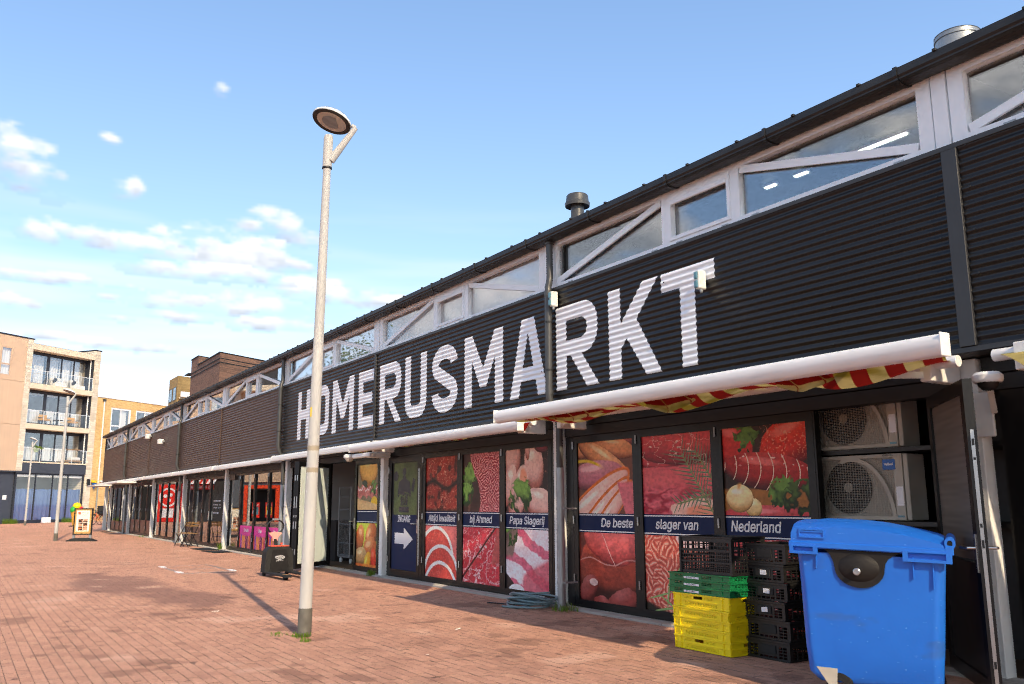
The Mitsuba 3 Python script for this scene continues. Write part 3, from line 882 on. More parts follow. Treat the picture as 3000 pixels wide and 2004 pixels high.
def film_rolled(x, y, f1, f2, w):
    c = mix(C(30, 22, 18), C(66, 40, 30), f1)
    c = lay(c, C(150, 96, 44), smoothstep(.30, .26, y))
    c = flesh(c, lobe(x, y, .10, .76, .36, .30, -.3, .2, f1), C(216, 80, 70), C(190, 44, 40), C(110, 20, 20))
    c = flesh(c, lobe(x, y, 1.05, .80, .52, .26, .3, .2, f2), C(224, 84, 58), C(202, 48, 34), C(128, 22, 18))
    c = lay(c, C(240, 150, 120), smoothstep(.72, .80, noise(x * 60, y * 60, 3)) * smoothstep(.55, .7, y) * smoothstep(.5, .7, x) * .7)
    c = herb(c, x, y, .36, .84, .20, fbm(x * 12, y * 12, 9, 3), .8)
    L = lobe(x, y, .64, .46, .64, .20, -.12, .12, f1)
    c = flesh(c, L, C(212, 84, 76), C(160, 34, 34), C(84, 14, 16))
    st = L[1] * 3.6 + .5 * L[2] ** 2
    c = lay(c, C(232, 196, 176), smoothstep(.05, .02, dr.abs(st - dr.floor(st) - .5)) * L[0])
    c = lay(c, C(246, 190, 180), smoothstep(.74, .84, fbm(x * 16, y * 30, 2, 2)) * L[0] * smoothstep(0, .4, L[2]))
    c = flesh(c, lobe(x, y, .60, -.02, .66, .13, 0, .25, f2), C(222, 104, 106), C(190, 60, 66), C(140, 34, 40))
    c = flesh(c, lobe(x, y, .42, .08, .12, .10, 0, .1, f1), C(240, 218, 170), C(222, 190, 130), C(176, 136, 76))
    c = flesh(c, lobe(x, y, .22, .18, .20, .15, 0, .05, f1), C(250, 236, 196), C(232, 204, 146), C(176, 132, 76))
    c = lay(c, C(196, 140, 70), smoothstep(.05, .0, dr.abs(x - .22 - .3 * (y - .3))) * smoothstep(.24, .32, y) * smoothstep(.36, .32, y))
    c = herb(c, x, y, .84, .24, .20, fbm(x * 10, y * 10, 3, 3), .9)
    return herb(c, x, y, 1.08, .18, .24, fbm(x * 9, y * 9, 6, 3), .6)


def film_redmeat(x, y, f1, f2, w):
    c = mix(C(160, 30, 40), C(206, 78, 82), f1)
    return lay(c, C(236, 186, 180), ridge(f2, .03) * .8)


def film_burger(x, y, f1, f2, w):
    c = mix(C(96, 84, 66), C(140, 120, 90), f1)
    c = flesh(c, lobe(x, y, .62, .86, .52, .36, -.1, .15, f1), C(244, 200, 120), C(222, 164, 76), C(160, 98, 36))
    c = lay(c, C(44, 50, 40), smoothstep(1.05, .8, ((x - .40) / .18) ** 2 + ((y - .55) / .12) ** 2 + .8 * (f2 - .5)))
    fl = dr.sin(x * 16 + 6 * f1) * .04 + .40
    c = lay(c, mix(C(150, 56, 56), C(214, 130, 120), f2), smoothstep(.13, .11, dr.abs(y - fl)))
    c = lay(c, C(240, 200, 190), smoothstep(.025, .01, dr.abs(y - fl - .06 + .03 * dr.sin(x * 30))))
    c = herb(c, x, y, .95, .48, .2, f2, .9)
    c = lay(c, C(226, 180, 40), smoothstep(1.0, .8, ((x - 1.0) / .2) ** 2 + ((y - .16) / .14) ** 2))
    return lay(c, mix(C(196, 150, 96), C(226, 188, 130), f1), smoothstep(.15, .12, y - .12 * (1 - x)))


def film_drum(x, y, f1, f2, w):
    c = mix(C(150, 176, 40), C(206, 206, 70), f1)
    so = (C(240, 170, 110), C(186, 88, 36), C(92, 34, 14))
    c = flesh(c, lobe(x, y, .86, .70, .36, .30, .7, .4, f1), *so)
    c = flesh(c, lobe(x, y, .20, .62, .24, .34, -.4, .4, f2), *so)
    c = flesh(c, lobe(x, y, .80, .40, .40, .30, .3, .5, f2), *so)
    c = flesh(c, lobe(x, y, .28, .22, .36, .22, .1, .6, f1), C(226, 186, 130), C(176, 130, 80), C(96, 60, 30))
    c = flesh(c, lobe(x, y, .70, .12, .26, .20, .9, .2, f1), C(246, 206, 70), C(226, 150, 30), C(150, 80, 20))
    c = flesh(c, lobe(x, y, 1.02, .16, .16, .30, .1, .1, f1), C(236, 90, 40), C(206, 36, 20), C(140, 16, 12))
    return lay(c, mix(C(196, 52, 34), C(226, 150, 60), f2), smoothstep(.12, .08, y + .06 * f1))


def film_hair(x, y, f1, f2, w):
    c = mi.Color3f(C(206, 52, 140))
    col = dr.floor(x / .23)
    wob = x + .008 * dr.sin(y * 22 + col * 2) + .02 * (f1 - .5)
    st = wob / .115
    f = dr.abs(st - dr.floor(st) - .5)
    top = .50 + .10 * cell_rand(dr.floor(st), 2)
    hue = cell_rand(dr.floor(st), 7)
    h = lay(lay(mi.Color3f(C(226, 140, 40)), C(60, 40, 30), smoothstep(.34, .36, hue)), C(196, 84, 34), smoothstep(.6, .62, hue))
    h = lay(h, C(70, 70, 150), smoothstep(.86, .88, hue))
    h = h * (.6 + .8 * noise(x * 60 + 3 * dr.sin(y * 20), y * 6, 2))
    return lay(c, h, smoothstep(.40, .30, f) * smoothstep(top + .02, top, y))


def film_butcher_glass(x, y, f1, f2, w):
    c = mix(C(40, 54, 30), C(96, 112, 62), fbm(x * 3, y * 3, 5, 4))
    return lay(c, C(116, 132, 84), ridge(fbm(x * 8, y * 16, 5, 3), .02) * smoothstep(.5, .3, y) * .5)


FILMS = {}
for nm, fn in list(globals().items()):
    if nm.startswith('film_'):
        def mk(fn):
            def f(p, n, uv):
                x, y = uv.x * 1.2, uv.y
                c = fn(x, y, fbm(x * 4.5 + 3, y * 4.5, 1, 4), fbm(x * 8 + 11, y * 8, 2, 3), 1.2)
                return dr.minimum(c * (.86 + .70 * fbm(x * 26 + 4, y * 34, 3, 3)), .92)
            return f
        FILMS[nm[5:]] = mat('m_' + nm, proc(mk(fn)), .4, spec=.35)


def film(parent, x0, x1, z0, z1, y, key, label, name='poster', v0=0.0, u1=1.0):
    m, uv = quad(x0, x1, z0, z1, y)
    uv = uv.copy()
    uv[:, 0] *= u1
    uv[:, 1] = v0 + uv[:, 1] * (1 - v0)
    return part(parent, name, m, 'm_film_' + key, uv=uv, label=label)


# ------------------------------------------------------------------ shop fronts
def leaf(x0, x1, z0=.03, z1=2.375, fw=.095, m='m_black_frame', y=YG, name='shop_window', fb=None, ft=None):
    k = fresh(hall + '__' + name)
    fr = [upright(frame_poly(x0 + .004, x1 - .004, z0, z1, fw, fb, ft), y - .035, y + .035)]
    scene[k] = mikit.ply(cat(fr), m)
    return k


def hinge(k, x, y=YG, zs=(.35, 1.15, 2.2)):
    parts(k, 'hinge', [lathe([(0, 0), (.011, 0), (.011, .11), (0, .11)], 8, (x, y - .046, z)) for z in zs], 'm_steel')


def band(k, x0, x1, y, s=None, a=0, b=1, z0=1.04, z1=1.295, hgt=.115):
    part(k, 'banner', quad(x0, x1, z0, z1, y)[0], 'm_navy', label='navy banner' + (' reading ' + s if s else ''))
    parts(k, 'banner_line', (box(x0, x1, y - .002, y - .0005, z0 + .012, z0 + .026), box(x0, x1, y - .002, y - .0005, z1 - .026, z1 - .012)), 'm_white_print')
    if s:
        t = text(s, hgt, (b - a) * (x1 - x0), True, .16)
        part(k, 'lettering', on_wall(t, x0 + a * (x1 - x0), (z0 + z1) / 2 - hgt * .42, y - .0005), 'm_white_print')


PB, PT = .095, 2.333
yp = YG - .012
BACK = box


def poster_leaf(x0, x1, up, lo, s, a, b, lu, ll):
    k = leaf(x0 - .1, x1 + .1)
    part(k, 'backing', box(x0, x1, YG - .01, YG + .01, PB, PT), 'm_black_matt')
    film(k, x0, x1, 1.297, PT, yp, up, lu)
    film(k, x0, x1, PB, 1.038, yp, lo, ll)
    band(k, x0, x1, yp, s, a, b)
    hinge(k, x0 - .09)
    return k


# bay H (right of the second pipe)
poster_leaf(-10.06, -8.845, 'sausage', 'roast', 'De beste', .41, .96, 'poster of sausages and sliced ham', 'poster of a large raw roast')
poster_leaf(-8.67, -7.425, 'steak', 'worms', 'slager van', .17, .78, 'poster of steak with rosemary', 'poster of coarse pink minced meat')
k = poster_leaf(-7.25, -6.045, 'rolled', 'redmeat', 'Nederland', .06, .66, 'poster of tied roast, onion and parsley', 'poster of red meat behind the crates')
# bay G
k = leaf(-16.50, -15.09, fw=.11, name='door', fb=.14, ft=.13)
part(k, 'backing', box(-16.39, -15.2, YG - .008, YG + .008, .17, 2.245), 'm_black_matt')
part(k, 'panel', quad(-16.36, -15.21, .17, 1.22, yp)[0], 'm_navy')
film(k, -16.30, -15.23, 1.222, 2.24, yp, 'butcher_glass', 'dark green glazed upper half of the door', name='glazing')
t = text('INGANG', .125, .57, True, .12)
part(k, 'lettering', on_wall(t, -16.10, 1.085, yp - .001), 'm_white_print', label='white word INGANG')
ar = sg.Polygon([(0, .10), (.42, .10), (.42, 0), (.82, .205), (.42, .41), (.42, .31), (0, .31)])
part(k, 'arrow', upright(sa.translate(ar, -16.22, .56), yp - .003, yp - .0005), 'm_white_print', label='white arrow pointing right')
# printed butcher figure in navy line art
bz = lambda *p: sa.translate(sg.Polygon(p), -15.82, 1.26)
fig = [sg.Point(-15.82, 2.06).buffer(.075), bz((-.06, .72), (.06, .72), (.07, .66), (.25, .60), (.31, .36), (.28, .30), (.16, .36), (.15, .14), (-.15, .14), (-.16, .36), (-.28, .30), (-.31, .36), (-.25, .60), (-.07, .66))]
fig = unary_union(fig).difference(unary_union([rect(-15.82 + q - .012, -15.82 + q + .012, 1.30, 1.62) for q in (-.07, 0, .07)] + [stroke([(-16.07, 1.62), (-15.86, 1.57), (-15.74, 1.60)], 1, 1, .012), stroke([(-15.58, 1.62), (-15.80, 1.66)], 1, 1, .012)]))
fig = unary_union([fig, sa.rotate(rect(-15.47, -15.37, 1.66, 1.92), -20), sg.Point(-16.2, 1.98).buffer(.1), rect(-16.05, -15.6, 1.27, 1.38)])
mat('m_navy_dark', C(16, 24, 48), .3)
part(k, 'figure_print', upright(fig, yp - .003, yp - .0005), 'm_navy_dark', label='navy print of a butcher with a cleaver')
hinge(k, -16.49, zs=(.3, 1.2, 2.05))
hd = [box(-15.19, -15.15, YG - .045, YG - .036, .88, 1.14, .002), tube([(-15.17, YG - .04, 1.06), (-15.17, YG - .095, 1.06), (-15.2, YG - .105, 1.06), (-15.33, YG - .105, 1.06)], .011, 8)]
part(k, 'handle', hd, 'm_handle', 40)
part(k, 'pull_bar', tube([(-15.05, YG - .07, .3), (-15.05, YG - .07, 2.1)], .014, 8), 'm_steel', 40)
poster_leaf(-14.86, -13.62, 'shred', 'slices', 'Altijd kwaliteit', .08, .93, 'poster of shredded dark beef', 'poster of red slices with white fat rims')
poster_leaf(-13.43, -12.19, 'mince', 'marbled', 'bij Ahmed', .19, .79, 'poster of minced meat with coriander', 'poster of marbled steaks')
poster_leaf(-12.02, -10.80, 'chicken', 'ribs', 'Papa Slagerij', .09, .90, 'poster of raw chicken legs with parsley', 'poster of raw pork ribs')
parts(hall, 'jamb', [box(-10.72, -10.52, YG - .03, YG + .04, .03, 2.375), box(-10.33, -10.17, YG - .03, YG + .04, .03, 2.375), box(-16.55, -16.505, YG - .03, YG + .04, .03, 2.375), box(-15.085, -14.965, YG - .035, YG + .035, .03, 2.375)], 'm_black_frame')
# bay F: folded leaf, open entrance, poster leaf
x0, x1 = -18.20, -17.10
k = leaf(x0 - .12, x1 + .12)
part(k, 'backing', box(x0, x1, YG - .01, YG + .01, PB, PT), 'm_black_matt')
film(k, x0, x1, 1.31, 2.27, yp, 'burger', 'poster of a filled bread roll')
film(k, x0, x1, PB + .02, 1.03, yp, 'drum', 'poster of roast chicken and peppers')
band(k, x0, x1, yp, None)
part(k, 'handle', [box(-18.3, -18.26, YG - .046, YG - .036, .9, 1.14), tube([(-18.28, YG - .04, 1.06), (-18.28, YG - .1, 1.06), (-18.4, YG - .11, 1.06)], .011, 8)], 'm_handle')
parts(hall, 'jamb', [box(-16.98, -16.74, YG - .03, YG + .04, .03, 2.375), box(-20.06, -19.9, YG - .03, YG + .04, .03, 2.375)], 'm_black_frame')
for x0, x1 in ((-22.5, -21.3), (-21.28, -20.08)):
    k = leaf(x0, x1)
    part(k, 'pane', quad(x0 + .1, x1 - .1, .13, 2.28, YG)[0], 'm_glass')
# the two folded leaves swung out of the entrance
A, B = np.array([-18.93, 6.36]), np.array([-19.86, 7.46])


def folded(A, B, name, lab, m='m_frosted'):
    L = np.linalg.norm(B - A)
    ang = math.atan2(*(B - A)[::-1])
    R = lambda q: mv(rotz(q, ang), A[0], A[1], 0)
    k = part(hall, name, R(upright(frame_poly(0, L, .05, 2.37, .075, .1, .1), -.03, .03)), 'm_black_frame', label=lab)
    part(k, 'pane', R(box(.075, L - .075, -.008, .008, .15, 2.27)), m)
    parts(k, 'lock', [R(box(-.006, .002, -.012, .012, z, z + h)) for z, h in ((1.35, .25), (.9, .16), (1.15, .05), (1.95, .12), (.35, .12))], 'm_steel')
    return k


folded(A, B, 'folding_door', 'open folding door with frosted white pane')
folded(A + np.array([-.085, -.02]), B + np.array([-.10, -.04]), 'folding_door', 'second leaf folded behind the frosted one')
# entrance interior
part(hall, 'partition', box(-22.6, -16.6, 9.9, 10.0, .02, ZB), 'm_interior_wall', label='white tiled wall inside the entrance')
part(hall, 'partition', box(-22.62, -22.52, YG + .06, 9.9, .02, ZB), 'm_interior_wall')
part(hall, 'partition', box(-16.6, -16.5, YG + .06, 9.9, .02, ZB), 'm_interior_dark')

# bays E to A: other shops
def shop(bounds, m, extra=None, fw=.06):
    out = []
    for a, b in bounds:
        k = leaf(a, b, m=m, fw=fw, fb=.11)
        part(k, 'pane', quad(a + fw, b - fw, .14, 2.375 - fw, YG)[0], 'm_glass')
        hinge(k, a + .01)
        out.append(k)
    return out


E_ = shop([(-28.9, -27.6), (-27.58, -26.09), (-26.07, -24.69), (-24.67, -23.1)], 'm_black_frame')
for kk, (a, b), s in zip(E_[1:], ((-27.52, -26.15), (-26.01, -24.75), (-24.61, -23.2)), ('Small', 'One', 'Plus')):
    film(kk, a, b, .13, .80, YG - .01, 'hair', 'pink film with strands of hair and the word ' + s)
    tw = .62
    part(kk, 'lettering', on_wall(text(s, .1, len(s) * .1), a + .45, .62, YG - .011), 'm_white_print')
    part(kk, 'pull_bar', box(b - .01, b + .012, YG - .06, YG - .04, .05, .62) if s == 'Small' else box(b - .01, b + .012, YG - .05, YG - .037, 2.0, 2.3), 'm_steel')
part(hall, 'shutter_box', box(-28.9, -28.2, YG - .06, YG + .06, 2.2, 2.37), 'm_brown_frame')
D_ = shop([(-34.95, -33.95), (-33.93, -32.52), (-32.5, -31.45)], 'm_brown_frame')
k = leaf(-31.43, -29.3, m='m_black_frame', name='door')
part(k, 'pane', quad(-31.34, -29.39, .13, 2.28, YG)[0], 'm_glass')
for i, (s, z, h) in enumerate((('OPENINGSTIJDEN', 1.52, .055), ('MA - VR 09:00 - 18:00', 1.40, .045), ('ZA 10:00 - 17:00', 1.30, .045), ('WELKOM', 1.12, .06))):
    part(k, 'lettering', on_wall(text(s, h, .95 if i < 3 else .7, False), -30.95, z, YG - .01), 'm_white_print')
part(k, 'handle', box(-31.4, -31.36, YG - .07, YG - .04, .9, 1.2), 'm_handle')
Cc = shop([(-41.3, -40.0), (-39.98, -38.6), (-38.58, -37.15), (-37.13, -35.6)], 'm_black_frame')
Bb = shop([(-47.5, -46.2), (-46.18, -44.8), (-44.78, -43.3), (-43.28, -41.7)], 'm_brown_frame')
Aa = shop([(-53.9, -52.4), (-52.38, -50.9), (-50.88, -49.4), (-49.38, -47.9)], 'm_black_frame')
e_ = shop([(-55.3, -54.3)], 'm_black_frame')
mat('m_brown_film', speck(C(84, 62, 52), .1, 4), .3)
for kk, (a, b) in zip(Bb, ((-47.44, -46.26), (-46.12, -44.86), (-44.72, -43.36), (-43.22, -41.76))):
    part(kk, 'film', quad(a, b, .14, .72, YG - .012)[0], 'm_brown_film', label='brown film across the foot of the window')
for kk, (a, b) in zip(D_[:2], ((-34.89, -34.01), (-33.87, -32.58))):
    part(kk, 'film', quad(a, b, .14, .62, YG - .012)[0], 'm_brown_film')
for kk, (a, b) in zip(Aa, ((-53.84, -52.46), (-52.32, -50.96), (-50.82, -49.46), (-49.32, -47.96))):
    part(kk, 'film', quad(a, b, .14, .58, YG - .012)[0], 'm_brown_film')
m = upright(sg.Point(-46.6, 2.0).buffer(.2), YG - .014, YG - .010)
m.vertices[:, 0] = -46.6 + (m.vertices[:, 0] + 46.6) * .9
part(Bb[0], 'sticker', m, 'm_paper')
# shop interiors: back walls, shelves and goods
for k in (-7, -6, -5, -4, -3):
    a, b = XK(k) + .1, XK(k + 1) - .2
    part(hall, 'partition', box(XK(k) - .25, XK(k) - .13, YG + .1, 15.8, .02, ZB), 'm_interior_dark')
    part(hall, 'partition', box(a, b, 11.4, 11.5, .02, ZB), 'm_interior_dark')
    for q in range(2):
        xx = a + .8 + q * 2.6
        sh = part(hall, 'shelf', [box(xx, xx + 1.8, 10.6, 11.0, z, z + .03) for z in (.4, .8, 1.2, 1.6, 2.0)] + [box(xx - .03, xx, 10.6, 11.0, .03, 2.1), box(xx + 1.8, xx + 1.83, 10.6, 11.0, .03, 2.1)], 'm_wood')
        for z in (.43, .83, 1.23, 1.63):
            gx = xx + .05
            while gx < xx + 1.6:
                ww, hh = rng.uniform(.1, .28), rng.uniform(.12, .3)
                part(sh, 'product', box(gx, gx + ww, 10.62, 10.9, z, z + hh, .008), rng.choice(['m_paper', 'm_signal_red', 'm_board_tan', 'm_teal', 'm_black_plastic']))
                gx += ww + rng.uniform(.02, .12)

# bay H niche with the cooling units, and its open door leaf
parts(hall, 'niche_wall', [box(-6.15, -6.09, YG + .05, 8.4, .02, ZB - .06), box(-6.09, -4.12, 8.35, 8.4, .02, ZB - .06), box(-4.05, -4.0, YG + .03, 8.4, .02, ZB - .06)], 'm_lintel')
parts(hall, 'niche_shelf', [box(-6.08, -4.06, 7.58, 8.3, 1.915, 1.955), box(-6.08, -4.06, 7.58, 8.3, 1.215, 1.255)], 'm_black_plastic')
part(hall, 'niche_post', box(-5.94, -5.92, YG - .04, YG + .04, .03, 2.375), 'm_black_frame')
A, B = np.array([-3.70, 6.47]), np.array([-4.60, 7.42])
L = np.linalg.norm(B - A)
ang = math.atan2(*(B - A)[::-1])
R = lambda q: mv(rotz(q, ang), A[0], A[1], 0)
k = part(hall, 'door', R(upright(frame_poly(0, L, .05, 2.37, .11), -.035, .035)), 'm_black_frame', label='open black door leaf beside the white post')
mat('m_door_panel', proc(lambda p, n, uv: mix(C(84, 79, 74), C(104, 98, 92), noise(p.x * 2, p.y * 2, p.z * 40))), .4)
part(k, 'door_panel', R(box(.11, L - .11, -.015, .015, 1.0, 2.26)), 'm_door_panel', label='grey upper door panel')
part(k, 'door_panel', R(box(.11, L - .11, -.015, .015, .16, .98)), 'm_black_plastic')
part(k, 'lock_plate', R(box(-.004, .002, -.013, .013, .1, 1.98)), 'm_steel')
parts(k, 'lock', [R(box(-.008, .0, -.008, .008, z, z + h)) for z, h in ((1.1, .06), (1.25, .03), (1.86, .05), (1.75, .02), (.25, .05))], 'm_black_plastic')
for sgn in (1, -1):
    part(k, 'handle', [R(box(.035, .065, sgn * .036, sgn * .044, .92, 1.2)), R(tube([(.05, sgn * .04, 1.1), (.05, sgn * .1, 1.1), (.07, sgn * .115, 1.1), (.19, sgn * .115, 1.1)], .011, 8))], 'm_handle', 40)
# bay I: the edge of the next shop front
k = leaf(-3.78, -2.4)
part(k, 'backing', box(-3.6, -2.5, YG - .008, YG + .008, .13, 2.28), 'm_black_matt')
film(k, -3.56, -2.5, 1.297, 2.25, yp, 'sausage', 'poster at the edge of the next bay')
film(k, -3.56, -2.5, .13, 1.05, yp, 'slices', 'lower poster at the edge of the next bay')
band(k, -3.56, -2.5, yp, None)
hinge(k, -3.70)
k = leaf(-2.4, -1.0)
part(k, 'pane', quad(-2.3, -1.1, .13, 2.28, YG)[0], 'm_glass')
part(hall, 'jamb', box(-4.0, -3.78, YG - .03, YG + .04, .03, 2.375), 'm_black_frame')

# roof flues
fl = part(hall, 'flue', lathe([(.1, 5.3), (.1, 5.9)], 24, (-9.98, 7.5, 0)), 'm_pipe', 40)
part(fl, 'cowl', lathe([(.1, 5.86), (.185, 5.82), (.19, 5.87), (.172, 5.89), (.165, 5.98), (.15, 6.0), (0, 6.005)], 28, (-9.98, 7.5, 0)), 'm_pipe', 40)
fl = part(hall, 'flue', lathe([(.205, 5.3), (.205, 5.94), (.215, 5.945), (.215, 5.96), (.205, 5.965), (.205, 5.99), (.212, 5.995), (.205, 6.0), (.19, 6.0), (.19, 5.6)], 28, (-4.32, 8.0, 0)), 'm_galv', 40, label='wide galvanised roof flue')
fl = part(hall, 'flue', lathe([(.12, 5.3), (.12, 5.75), (.07, 5.85), (0, 5.86)], 16, (-34.2, 8.6, 0)), 'm_galv', 40)

# ------------------------------------------------------------------ awnings
def fabric_fn(p, n, uv):
    s = (uv.x + .02 * fbm(p.x * 2, p.y * 2, p.z * 2, 2)) / .30
    f = s - dr.floor(s)
    algae = fbm(p.x * 2.4, p.y * 5, p.z * 5 + 3, 4)
    cream = mix(C(190, 174, 112), C(132, 116, 40), smoothstep(.42, .68, algae))
    red = mix(C(144, 34, 28), C(108, 26, 20), algae)
    return lay(cream, red, smoothstep(.49, .51, f))


scene['m_awning_fabric'] = {'type': 'principledthin', 'base_color': proc(fabric_fn), 'roughness': .8, 'diff_trans': .8, 'spec_trans': 0.0}


def bar_section(r):
    return sg.Polygon([(0, -.5 * r), (.72 * r, -.42 * r), (r, -.05 * r), (r * .92, .34 * r), (.55 * r, .5 * r), (0, .5 * r)])


def awning_bar(x0, x1, y, z, h=.15):
    """Rounded front profile facing -y."""
    t = [(y + .045, z - h / 2), (y - .01, z - h / 2), (y - .04, z - h * .36), (y - .058, z - h * .1), (y - .058, z + h * .18), (y - .04, z + h * .4), (y - .01, z + h / 2), (y + .045, z + h / 2)]
    return along_x(sg.Polygon(t), x0, x1)


def cassette(k0, x0, x1, y, z):
    k = thing('awning', *k0)
    t = [(y + .07 * math.cos(a), z + .075 * math.sin(a)) for a in np.linspace(0, 2 * PI, 21)[:-1]]
    part(k, 'casing', along_x(sg.Polygon(t), x0, x1), 'm_awning_metal', 40)
    part(k, 'front_bar', along_x(sg.Polygon([(y - .085, z - .07), (y - .06, z - .085), (y - .035, z - .075), (y - .05, z + .0), (y - .085, z - .02)]), x0 + .02, x1 - .02), 'm_awning_metal')
    parts(k, 'end_cap', [along_x(sg.Polygon(t).buffer(.006), x - .006, x + .006) for x in (x0, x1)], 'm_white_plastic')
    parts(k, 'bracket', [box(x - .03, x + .03, y + .03, YF + .2, z - .06, z + .06, .005) for x in (x0 + .2, x1 - .2)], 'm_awning_metal')
    return k


gA = 'rolled up awnings under the brown fascia'
for k, lab in ((-7, 'rolled up white awning farthest along the hall, at its far corner'), (-6, 'rolled up white awning above the shop with brown films, second from the far end'),
               (-5, 'rolled up white awning above the shop mirroring the red sign'), (-4, 'rolled up white awning above the two folding chairs'), (-3, 'rolled up white awning above the pink window films')):
    a, b = XK(k) + .05, XK(k + 1) - .05
    if k == -7:
        a = XL + .1
    cassette((lab, 'awning', gA), a, b, 6.97, 2.58)
cassette(('white awning casing above the open entrance, rolled up', 'awning'), XK(-2) + .1, XK(-1) + .1, 6.93, 2.60)


def open_awning(label, x0, x1, yb, zb, r0, r1, zr, sag, seed, valance):
    """Front bar from x0 to x1 at (yb, zb), roller on the wall from r0 to r1 at zr, slack cloth between."""
    k = thing('awning', label, 'awning')
    part(k, 'front_bar', awning_bar(x0, x1, yb, zb), 'm_awning_metal', 35)
    parts(k, 'end_cap', [box(x - .006, x + .006, yb - .06, yb + .048, zb - .08, zb + .08, .004) for x in (x0, x1)], 'm_white_plastic')
    part(k, 'roller', tube([(r0, 6.99, zr), (r1, 6.99, zr)], .05, 14), 'm_awning_metal', 40)
    nx, ny = 160, 24
    uu, vv = np.meshgrid(np.linspace(0, 1, nx), np.linspace(0, 1, ny))
    X = (r0 + .05 + (r1 - r0 - .1) * uu) * (1 - vv) + (x0 + .05 + (x1 - x0 - .1) * uu) * vv
    Y = 6.99 - .03 + (yb + .05 - 6.96) * vv
    nz = meshkit.fbm(np.stack([uu * 6 + seed, vv * 1.5, 0 * uu], -1), 3, seed)
    wave = .5 + .5 * np.sin(uu * sag[1] * 2 * PI + sag[2] + 1.2 * (nz - .5))
    Z = zr + (zb - .02 - zr) * vv - sag[0] * np.sin(PI * np.clip(vv, 0, 1) ** 1.6) * (.25 + .95 * wave + .5 * (nz - .5))
    Vv = np.stack([X, Y, Z], -1).reshape(-1, 3)
    F = []
    for j in range(ny - 1):
        for i in range(nx - 1):
            a = j * nx + i
            F += [(a, a + 1, a + nx + 1), (a, a + nx + 1, a + nx)]
    part(k, 'cloth', (Vv, np.array(F)), 'm_awning_fabric', True, uv=np.stack([(uu * (x1 - x0)), vv], -1).reshape(-1, 2), label='red and cream striped cloth hanging slack')
    for a, b, d in valance:        # pieces of the valance that show below the bar
        n = 22
        u = np.linspace(0, 1, n)
        Vv, F, UV = [], [], []
        for j, q in enumerate(np.linspace(0, 1, 7)):
            for i in range(n):
                xx = a + (b - a) * u[i]
                dz = d * (.35 + .65 * math.sin(PI * u[i])) * q
                yy = yb + .06 + .07 * math.sin(q * 2.0) * (1 + .5 * math.sin(u[i] * 9 + seed))
                Vv.append((xx, yy, zb - .07 - dz))
                UV.append((.3 * round((xx - x0) / .3) + .1 + .12 * (q < .45), q))
        for j in range(6):
            for i in range(n - 1):
                p = j * n + i
                F += [(p, p + 1, p + n + 1), (p, p + n + 1, p + n)]
        part(k, 'valance', (np.array(Vv), np.array(F)), 'm_awning_fabric', True, uv=np.array(UV))
    for x, e in ((r0 + .25, x0 + .75), (r1 - .25, x1 - .75)):
        mid = np.array([(x + e) / 2 + (.5 if x < (r0 + r1) / 2 else -.5), (6.95 + yb) / 2, (zr + zb) / 2 - .05])
        ar = part(k, 'arm', [bar((x, 6.98, zr - .09), mid, .035, .055), bar(mid, (e, yb + .04, zb - .02), .03, .045)], 'm_awning_metal')
        part(ar, 'elbow', lathe([(0, -.035), (.032, -.035), (.032, .035), (0, .035)], 12, mid), 'm_awning_metal')
        part(k, 'bracket', box(x - .05, x + .05, 6.9, YF + .24, zr - .15, zr + .07, .006), 'm_awning_metal')
    return k


open_awning('white awning half rolled out above the meat posters beside the entrance', -15.75, -9.78, 6.33, 2.475, -16.3, -10.45, 2.60, (.07, 3, 1.0), 3, [])
open_awning('white awning rolled out over the sausage and steak posters, red striped cloth sagging', -8.95, -3.24, 5.46, 2.47, -9.95, -4.05, 2.60, (.125, 3.0, 4.2), 5, [(-8.0, -7.1, .08), (-6.35, -5.75, .13), (-4.75, -4.25, .10)])
open_awning('white awning at the right edge of the photo', -2.78, 2.0, 5.95, 2.50, -3.75, 2.1, 2.60, (.16, 4, 1.5), 9, [(-2.7, -2.1, .14)])

# ------------------------------------------------------------------ street lamps
base_part = part


